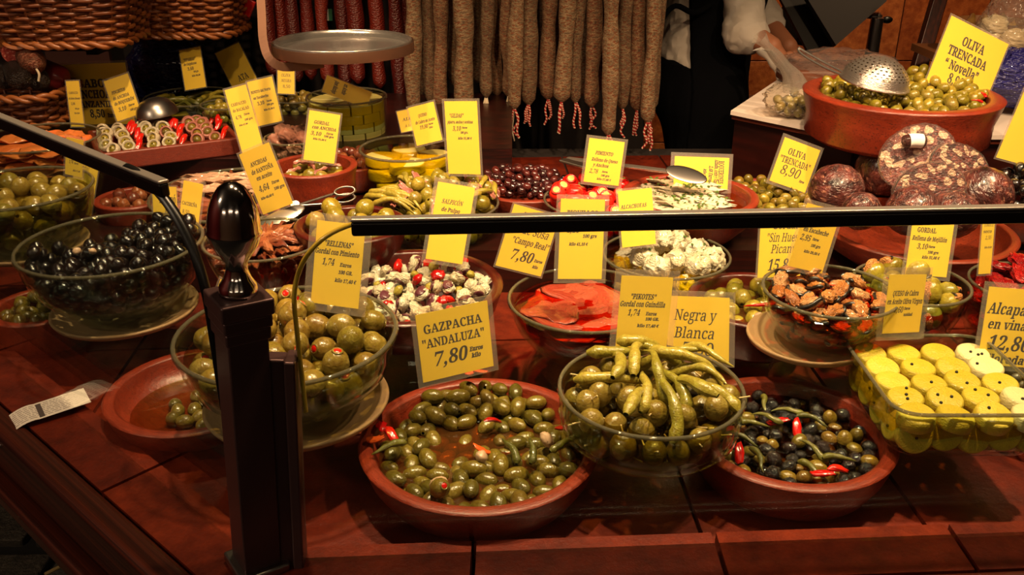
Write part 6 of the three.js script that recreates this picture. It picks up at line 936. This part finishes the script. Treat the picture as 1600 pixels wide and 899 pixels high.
// ---------- right background: bench, slicer, bowls, bags ----------
{
  const bench = group('back_bench', 'dark work bench against the orange tiled wall', 'bench', V(1.75, 0, -3.75)); part(bench, 'bench_top', moved(box(1.7, 0.04, 0.7), 0, 0.70, 0), M.steel); part(bench, 'bench_body', moved(box(1.66, 0.67, 0.66), 0, 0.345, 0), M.blackMatte);
  const dk = phys({ color: 0x2c2725, metalness: 0.4, roughness: 0.45 }), S = group('meat_slicer', 'grey metal meat slicer with tilted plates and steel post', 'slicer', V(1.4, 0.72, -3.6));
  S.updateMatrixWorld(); const L = (u, v, d) => S.worldToLocal(at(u, v, d));
  part(S, 'slicer_base', moved(rbox(0.5, 0.1, 0.36, 0.02), 0, 0.05, 0), dk);
  const slab = (a, b, c, d, z, t, name, mat) => { const q = [a, b, c, d].map(([u, v]) => L(u, v, z)), n = q[1].clone().sub(q[0]).cross(q[3].clone().sub(q[0])).normalize().multiplyScalar(t), pos = []; const f = q, k = q.map((p) => p.clone().add(n)); const quad = (p, r, s2, t2) => [p, r, s2, p, s2, t2].forEach((m) => pos.push(m.x, m.y, m.z)); quad(...f); quad(k[3], k[2], k[1], k[0]); for (let i = 0; i < 4; i++) quad(f[(i + 1) % 4], f[i], k[i], k[(i + 1) % 4]); const g = new THREE.BufferGeometry(); g.setAttribute('position', new THREE.Float32BufferAttribute(pos, 3)); g.computeVertexNormals(); part(S, name, g, mat); };
  slab([1196, -40], [1232, -40], [1305, 72], [1262, 86], 3.55, -0.02, 'guard_plate', dk);
  slab([1238, -30], [1400, -60], [1380, 6], [1302, 74], 3.45, -0.03, 'carriage_plate', phys({ color: 0x3c3533, metalness: 0.3, roughness: 0.5 }));
  const bl = part(S, 'blade', new THREE.CylinderGeometry(0.13, 0.13, 0.006, 48), M.steel); bl.position.copy(L(1268, 20, 3.6)); bl.rotation.set(1.2, 0, 0.7);
  const pb = L(1366, 92, 3.5), pt = L(1366, 26, 3.5); const bx = part(S, 'steel_post', new THREE.CylinderGeometry(0.024, 0.026, pt.y - pb.y, 20), M.steel); bx.position.copy(pb).lerp(pt, 0.5);
  const cp = part(S, 'post_cap', lathe([[0, 0.02], [0.018, 0.018], [0.03, 0.006], [0.03, -0.006], [0, -0.006]], 20), M.steel); cp.position.copy(pt);
  part(S, 'knob', blob(0.022, 0.014, 0.014, 0.02, 1, 1), M.black, 'black plastic knob').position.copy(L(1386, 31, 3.48));
  part(S, 'knob', blob(0.024, 0.016, 0.016, 0.02, 1, 2), M.black, 'black plastic knob').position.copy(L(1443, 77, 3.5));
  const p1 = at(1432, 118, 2.8), p2 = at(1478, -40, 2.8), pl = single('wooden_upright', rbox(0.045, p1.distanceTo(p2) + 0.3, 0.03, 0.004), M.wood, 'dark slanting upright beside the big yellow sign', 'upright', p1.clone().lerp(p2, 0.5)); pl.quaternion.setFromUnitVectors(V(0, 1, 0), p2.clone().sub(p1).normalize());
  const bp = at(1556, 22, 2.45), shelf = group('side_shelf', 'brown wooden shelf in the upper corner', 'shelf', V(bp.x + 0.12, bp.y - 0.115, bp.z)); part(shelf, 'board', box(0.52, 0.02, 0.34), phys({ color: 0x7a4a28, roughness: 0.5 })); part(shelf, 'support', moved(box(0.03, bp.y - 0.12 - TOP - 0.19, 0.03), 0.2, -(bp.y - 0.12 - TOP - 0.19) / 2, -0.12), M.wood);
  const fr = 62 * 2.45 / FPX, fb = single('wooden_bowl', lathe([[0, 0], [fr * 0.5, 0], [fr * 0.85, 0.04], [fr, 0.085], [fr - 0.008, 0.087], [fr * 0.8, 0.045], [fr * 0.45, 0.012], [0, 0.01]], 40), phys({ color: 0x8a5a34, roughness: 0.4, clearcoat: 0.3 }), 'brown bowl of small dried fish in the upper corner', 'bowl', V(bp.x, bp.y - 0.103, bp.z));
  const r = rng(601), ff = [0, 1].map((i) => fillet(0.11, 0.026, 0.018, i, 0.006)); for (let k = 0; k < 9; k++) { const o = single('dried_fish', ff[k % 2], shiny(['#b08840', '#c49a50', '#8a6430'][k % 3], 0.4), 'small golden dried fish in the brown bowl', 'fish', V(fb.position.x - 0.06 + (k % 5) * 0.03, fb.position.y + 0.062 + Math.floor(k / 5) * 0.02, fb.position.z + (r() - 0.5) * 0.03), 'dried fish in the brown bowl'); o.rotation.set(0, 1.1 + (r() - 0.5) * 0.3, 0.3); }
  const bagP = at(1580, 50, 2.28), bag = group('bread_bag', 'clear plastic bag of pale crumbly chunks', 'bag', bagP); part(bag, 'bag_skin', blob(0.085, 0.10, 0.07, 0.2, 1.8, 9, 28, 20), M.bag); for (let k = 0; k < 7; k++) { const o = part(bag, 'pale_chunk', blob(0.034, 0.028, 0.03, 0.35, 1.6, k * 3, 16, 12), M.cream[k % 3]); o.position.set(((k % 3) - 1) * 0.036, -0.05 + Math.floor(k / 3) * 0.03, ((k * 5) % 3 - 1) * 0.02); }
  single('blue_bag', blob(0.11, 0.075, 0.07, 0.2, 1.6, 4, 28, 20), phys({ color: 0x24206a, roughness: 0.35, clearcoat: 0.3, bumpMap: rep(bumpSoft, 4, 4), bumpScale: 0.008 }), 'violet blue plastic bag behind the big yellow sign', 'bag', at(1600, 122, 2.2));
  const tray = onY(1320, 96, 0.26); const wt = group('wrapped_tray', 'plastic-wrapped tray behind the clay pan', 'tray', V(tray.x, TOP + 0.19, tray.z - 0.05)); part(wt, 'tray', moved(rbox(0.3, 0.05, 0.16, 0.01), 0, 0.025, 0), phys({ color: 0x6a3a24, roughness: 0.5 })); part(wt, 'film', moved(blob(0.165, 0.05, 0.095, 0.2, 2.5, 7, 28, 18), 0, 0.045, 0), M.wrap, 'crinkled clear film');
}
// ---------- the person behind the counter ----------
{
  const J = (u, v, d) => at(u, v, d), seg = (a, b, ra, rb) => ({ a, b, ra, rb });
  const cap = (p, s) => { const ab = s.b.clone().sub(s.a), t = Math.max(0, Math.min(1, p.clone().sub(s.a).dot(ab) / ab.lengthSq())); return p.distanceTo(s.a.clone().addScaledVector(ab, t)) - (s.ra + (s.rb - s.ra) * t); };
  const smin = (a, b, k) => { const h = Math.max(0, Math.min(1, 0.5 + 0.5 * (b - a) / k)); return b + (a - b) * h - k * h * (1 - h); };
  const field = (list, k) => (p) => { let d = 9; for (const s of list) d = smin(d, cap(p, s), k); return d; };
  const D = 3.06, hip = J(1088, 140, D), waist = J(1092, 78, D), chest = J(1118, -22, D), neck = J(1150, -128, D), head = J(1182, -190, D), hz = 0.085;
  const off = (v, x, y, z) => v.clone().add(V(x, y, z));
  const hipR = off(hip, 0, -0.03, hz), hipL = off(hip, 0, -0.03, -hz), kR = V(hip.x + 0.02, 0.5, hip.z + hz), kL = V(hip.x + 0.06, 0.5, hip.z - hz), aR = V(hip.x - 0.02, 0.09, hip.z + hz), aL = V(hip.x + 0.02, 0.09, hip.z - hz);
  const torso = [seg(off(hip, 0, 0, 0.05), off(waist, 0, 0, 0.045), 0.13, 0.118), seg(off(hip, 0, 0, -0.05), off(waist, 0, 0, -0.045), 0.13, 0.118), seg(off(waist, 0, 0, 0.045), off(chest, 0, 0, 0.06), 0.118, 0.125), seg(off(waist, 0, 0, -0.045), off(chest, 0, 0, -0.06), 0.118, 0.125), seg(off(chest, 0, 0, 0.07), off(neck, -0.02, -0.05, 0.1), 0.12, 0.06), seg(off(chest, 0, 0, -0.07), off(neck, -0.02, -0.05, -0.1), 0.12, 0.06)];
  const legs = [seg(hipR, kR, 0.095, 0.062), seg(kR, aR, 0.06, 0.042), seg(hipL, kL, 0.095, 0.062), seg(kL, aL, 0.06, 0.042), seg(aR, off(aR, 0.15, -0.05, 0.01), 0.045, 0.035), seg(aL, off(aL, 0.15, -0.05, -0.01), 0.045, 0.035)];
  const shR = off(neck, -0.01, -0.08, 0.17), elR = J(1163, 52, 2.80), wrR = J(1206, 72, 2.74), shL = off(neck, -0.01, -0.08, -0.17), elL = J(1190, 30, 3.12), wrL = J(1232, 72, 2.98);
  const uarm = [seg(shR, elR, 0.062, 0.05), seg(shL, elL, 0.062, 0.05)], farm = [seg(elR, wrR, 0.043, 0.028), seg(elL, wrL, 0.043, 0.028)];
  const headS = [seg(off(head, 0, 0.02, 0), off(head, 0.015, -0.05, 0), 0.092, 0.075), seg(neck, off(head, -0.02, -0.08, 0), 0.055, 0.05), seg(off(head, 0.09, -0.02, 0), off(head, 0.102, -0.035, 0), 0.012, 0.016), seg(off(head, 0, -0.01, 0.088), off(head, 0, -0.03, 0.09), 0.016, 0.012), seg(off(head, 0, -0.01, -0.088), off(head, 0, -0.03, -0.09), 0.016, 0.012)];
  const g = group('person', 'person in white shirt and dark navy apron bending to a plastic bag', 'person', V(0, 0, 0));
  const skin = phys({ color: 0xb07050, roughness: 0.55 }), shirt = phys({ color: 0xcdbfb2, roughness: 0.9, bumpMap: rep(bumpSoft, 1, 1), bumpScale: 0.002 }), navy = phys({ color: 0x060609, roughness: 1, specularIntensity: 0.2 });
  const hand = (w, dirv, side) => { const d = dirv.clone().normalize(), p = off(w, 0, 0, 0).addScaledVector(d, 0.045), across = d.clone().cross(V(0, 0, 1)).normalize(), out = [seg(w, p, 0.024, 0.026)]; for (let i = 0; i < 4; i++) { const k = p.clone().addScaledVector(d, 0.03).add(V(0, 0, side * (i - 1.5) * 0.019)), m = k.clone().addScaledVector(d, 0.032 - Math.abs(i - 1.2) * 0.004).addScaledVector(across, 0.006), e = m.clone().addScaledVector(d, 0.022).addScaledVector(across, 0.016); out.push(seg(p, k, 0.012, 0.0105), seg(k, m, 0.0095, 0.0088), seg(m, e, 0.0088, 0.0075)); } const t0 = p.clone().add(V(0, 0, -side * 0.028)), t1 = t0.clone().addScaledVector(d, 0.018).addScaledVector(across, -0.034), t2 = t1.clone().addScaledVector(d, 0.022).addScaledVector(across, -0.012); out.push(seg(w.clone().addScaledVector(d, 0.02), t0, 0.016, 0.014), seg(t0, t1, 0.013, 0.0105), seg(t1, t2, 0.0105, 0.009)); return out; };
  const hr = hand(wrR, V(0.55, -0.75, 0.1), 1), hl = hand(wrL, V(0.5, -0.8, 0.1), -1);
  const lim = (list, m = 0.06) => { const b = new THREE.Box3(); list.forEach((s) => { b.expandByPoint(s.a); b.expandByPoint(s.b); }); b.expandByScalar(m + Math.max(...list.map((s) => Math.max(s.ra, s.rb)))); return [b.min, b.max]; };
  const bodyList = [...torso, ...legs, ...uarm, ...headS];
  const body = merge([sdfMesh(field(bodyList, 0.03), ...lim(bodyList, 0.02), 0.02), ...[[farm[0], hr], [farm[1], hl]].map(([f, h]) => sdfMesh(field([f, ...h], 0.006), ...lim([f, ...h], 0.01), 0.005))]);
  part(g, 'body', body, skin);
  const grow = (list, k) => list.map((s) => seg(s.a, s.b, s.ra + k, s.rb + k)), wl = V(0.32, 1, 0).normalize(), wy = waist.clone().add(V(0, -0.055, 0));
  const tF = field([...grow(torso, 0.012), ...uarm.map((s) => seg(s.a, s.b, 0.072, 0.061)), seg(elR, elR.clone().lerp(wrR, 0.3), 0.061, 0.046), seg(elL, elL.clone().lerp(wrL, 0.3), 0.07, 0.05)], 0.03);
  const sl = [...torso, ...uarm, seg(elR, wrR, 0.07, 0.05)];
  part(g, 'shirt', sdfMesh((p) => Math.max(tF(p) + 0.010 * fbm(p.x * 13, p.y * 22, p.z * 13), -(p.clone().sub(wy).dot(wl)), p.y - neck.y - 0.02), ...lim(sl, 0.03), 0.014), shirt, 'white long-sleeved shirt rolled to the elbow');
  const lF = field([...grow(torso.slice(0, 2), 0.02), ...grow(legs.slice(0, 4), 0.022)], 0.04);
  part(g, 'trousers', sdfMesh((p) => Math.max(lF(p), p.clone().sub(wy).dot(wl) - 0.012), ...lim([...torso.slice(0, 2), ...legs.slice(0, 4)], 0.03), 0.02), navy);
  const ax = (1079 - 800) / FPX * (D - 0.17), aF = field([...grow(torso, 0.026), ...grow(legs.slice(0, 4), 0.034), seg(off(hip, 0.03, -0.1, 0), V(hip.x + 0.06, 0.5, hip.z), 0.13, 0.12)], 0.06);
  part(g, 'apron', sdfMesh((p) => Math.max(aF(p), ax - p.x, 0.45 - p.y, p.y - chest.y - 0.02), ...lim([...torso, ...legs.slice(0, 4)], 0.05), 0.016), navy, 'dark navy apron');
  const strapP = [J(1024, 62, 2.86), J(1040, 22, 2.85), J(1056, 9, 2.84), J(1084, 20, 2.83), J(1110, 8, 2.84)]; part(g.children[3], 'apron_strap', taper(strapP, () => 0.009, 20, 6), navy);
  part(g, 'hair', sdfMesh((p) => Math.max(field([seg(off(head, -0.012, 0.025, 0), off(head, -0.03, -0.03, 0), 0.1, 0.085)], 0.02)(p), (p.x - head.x) * 0.8 - (p.y - head.y) - 0.02), off(head, -0.16, -0.16, -0.14), off(head, 0.14, 0.16, 0.14), 0.012), phys({ color: 0x1a100a, roughness: 0.6 }));
  for (const z of [-1, 1]) part(g, 'eye', moved(new THREE.SphereGeometry(0.009, 10, 8), head.x + 0.086, head.y + 0.002, head.z + z * 0.034), M.black);
  part(g, 'mouth', taper([off(head, 0.086, -0.066, -0.022), off(head, 0.091, -0.068, 0), off(head, 0.086, -0.066, 0.022)], round(0.005), 10, 6), phys({ color: 0x8c3a34, roughness: 0.5 }));
  const pb = group('carrier_bag', 'twisted white plastic bag held by the person', 'bag', J(1200, 92, 2.72)); part(pb, 'bag_twist', taper([V(-0.03, 0.03, 0), V(0.0, 0.0, 0.01), V(0.035, -0.05, 0.01), V(0.06, -0.1, 0)], (t) => 0.013 - 0.006 * Math.sin(t * 3.1) + 0.002 * Math.sin(t * 20), 22, 12), phys({ color: 0xe8dcd0, roughness: 0.5, transmission: 0.55, thickness: 0 })); part(pb, 'bag_flap', strip(0.07, 0.03, 0.004, 2), M.paper).position.set(-0.01, 0.02, 0);
}
// ---------- small things on the edge and the floor ----------
{
  const a = onY(64, 645, 0.006), d = DS.clone().multiplyScalar(-1); const g = new THREE.PlaneGeometry(0.13, 0.05, 24, 1), p = g.attributes.position; for (let i = 0; i < p.count; i++) { const x = p.getX(i); p.setZ(i, x < -0.01 ? -((-0.01 - x) ** 2) * 9 : (x - 0.01) * 0.05); } g.rotateX(-Math.PI / 2); g.computeVertexNormals();
  const t = canvasTex(256, 96, (c) => { c.fillStyle = '#d8c8c0'; c.fillRect(0, 0, 256, 96); c.fillStyle = '#7a6a68'; const q = rng(3); for (let j = 0; j < 8; j++) { let x = 14; while (x < 200) { const w = 4 + q() * 16; c.fillRect(x, 10 + j * 10, w, 3); x += w + 4; } } c.fillStyle = '#4a3c3c'; c.fillRect(120, 8, 14, 80); });
  const o = single('till_receipt', g, phys({ map: t, roughness: 0.75 }), 'white printed paper receipt curling over the wooden counter edge', 'receipt', a.clone().add(V(0, 0.0045, 0))); o.rotation.y = 0.62;
  const f1 = onY(70, 898, -TOP + 0.085), f2 = onY(155, 855, -TOP + 0.085); single('wooden_stick', taper([f1, f1.clone().lerp(f2, 0.5), f2], () => 0.005, 8, 6), phys({ color: 0xb89a60, roughness: 0.7 }), 'thin pale wooden stick lying on the stone floor', 'stick');
}
shade(scene);
renderer.render(scene, camera);
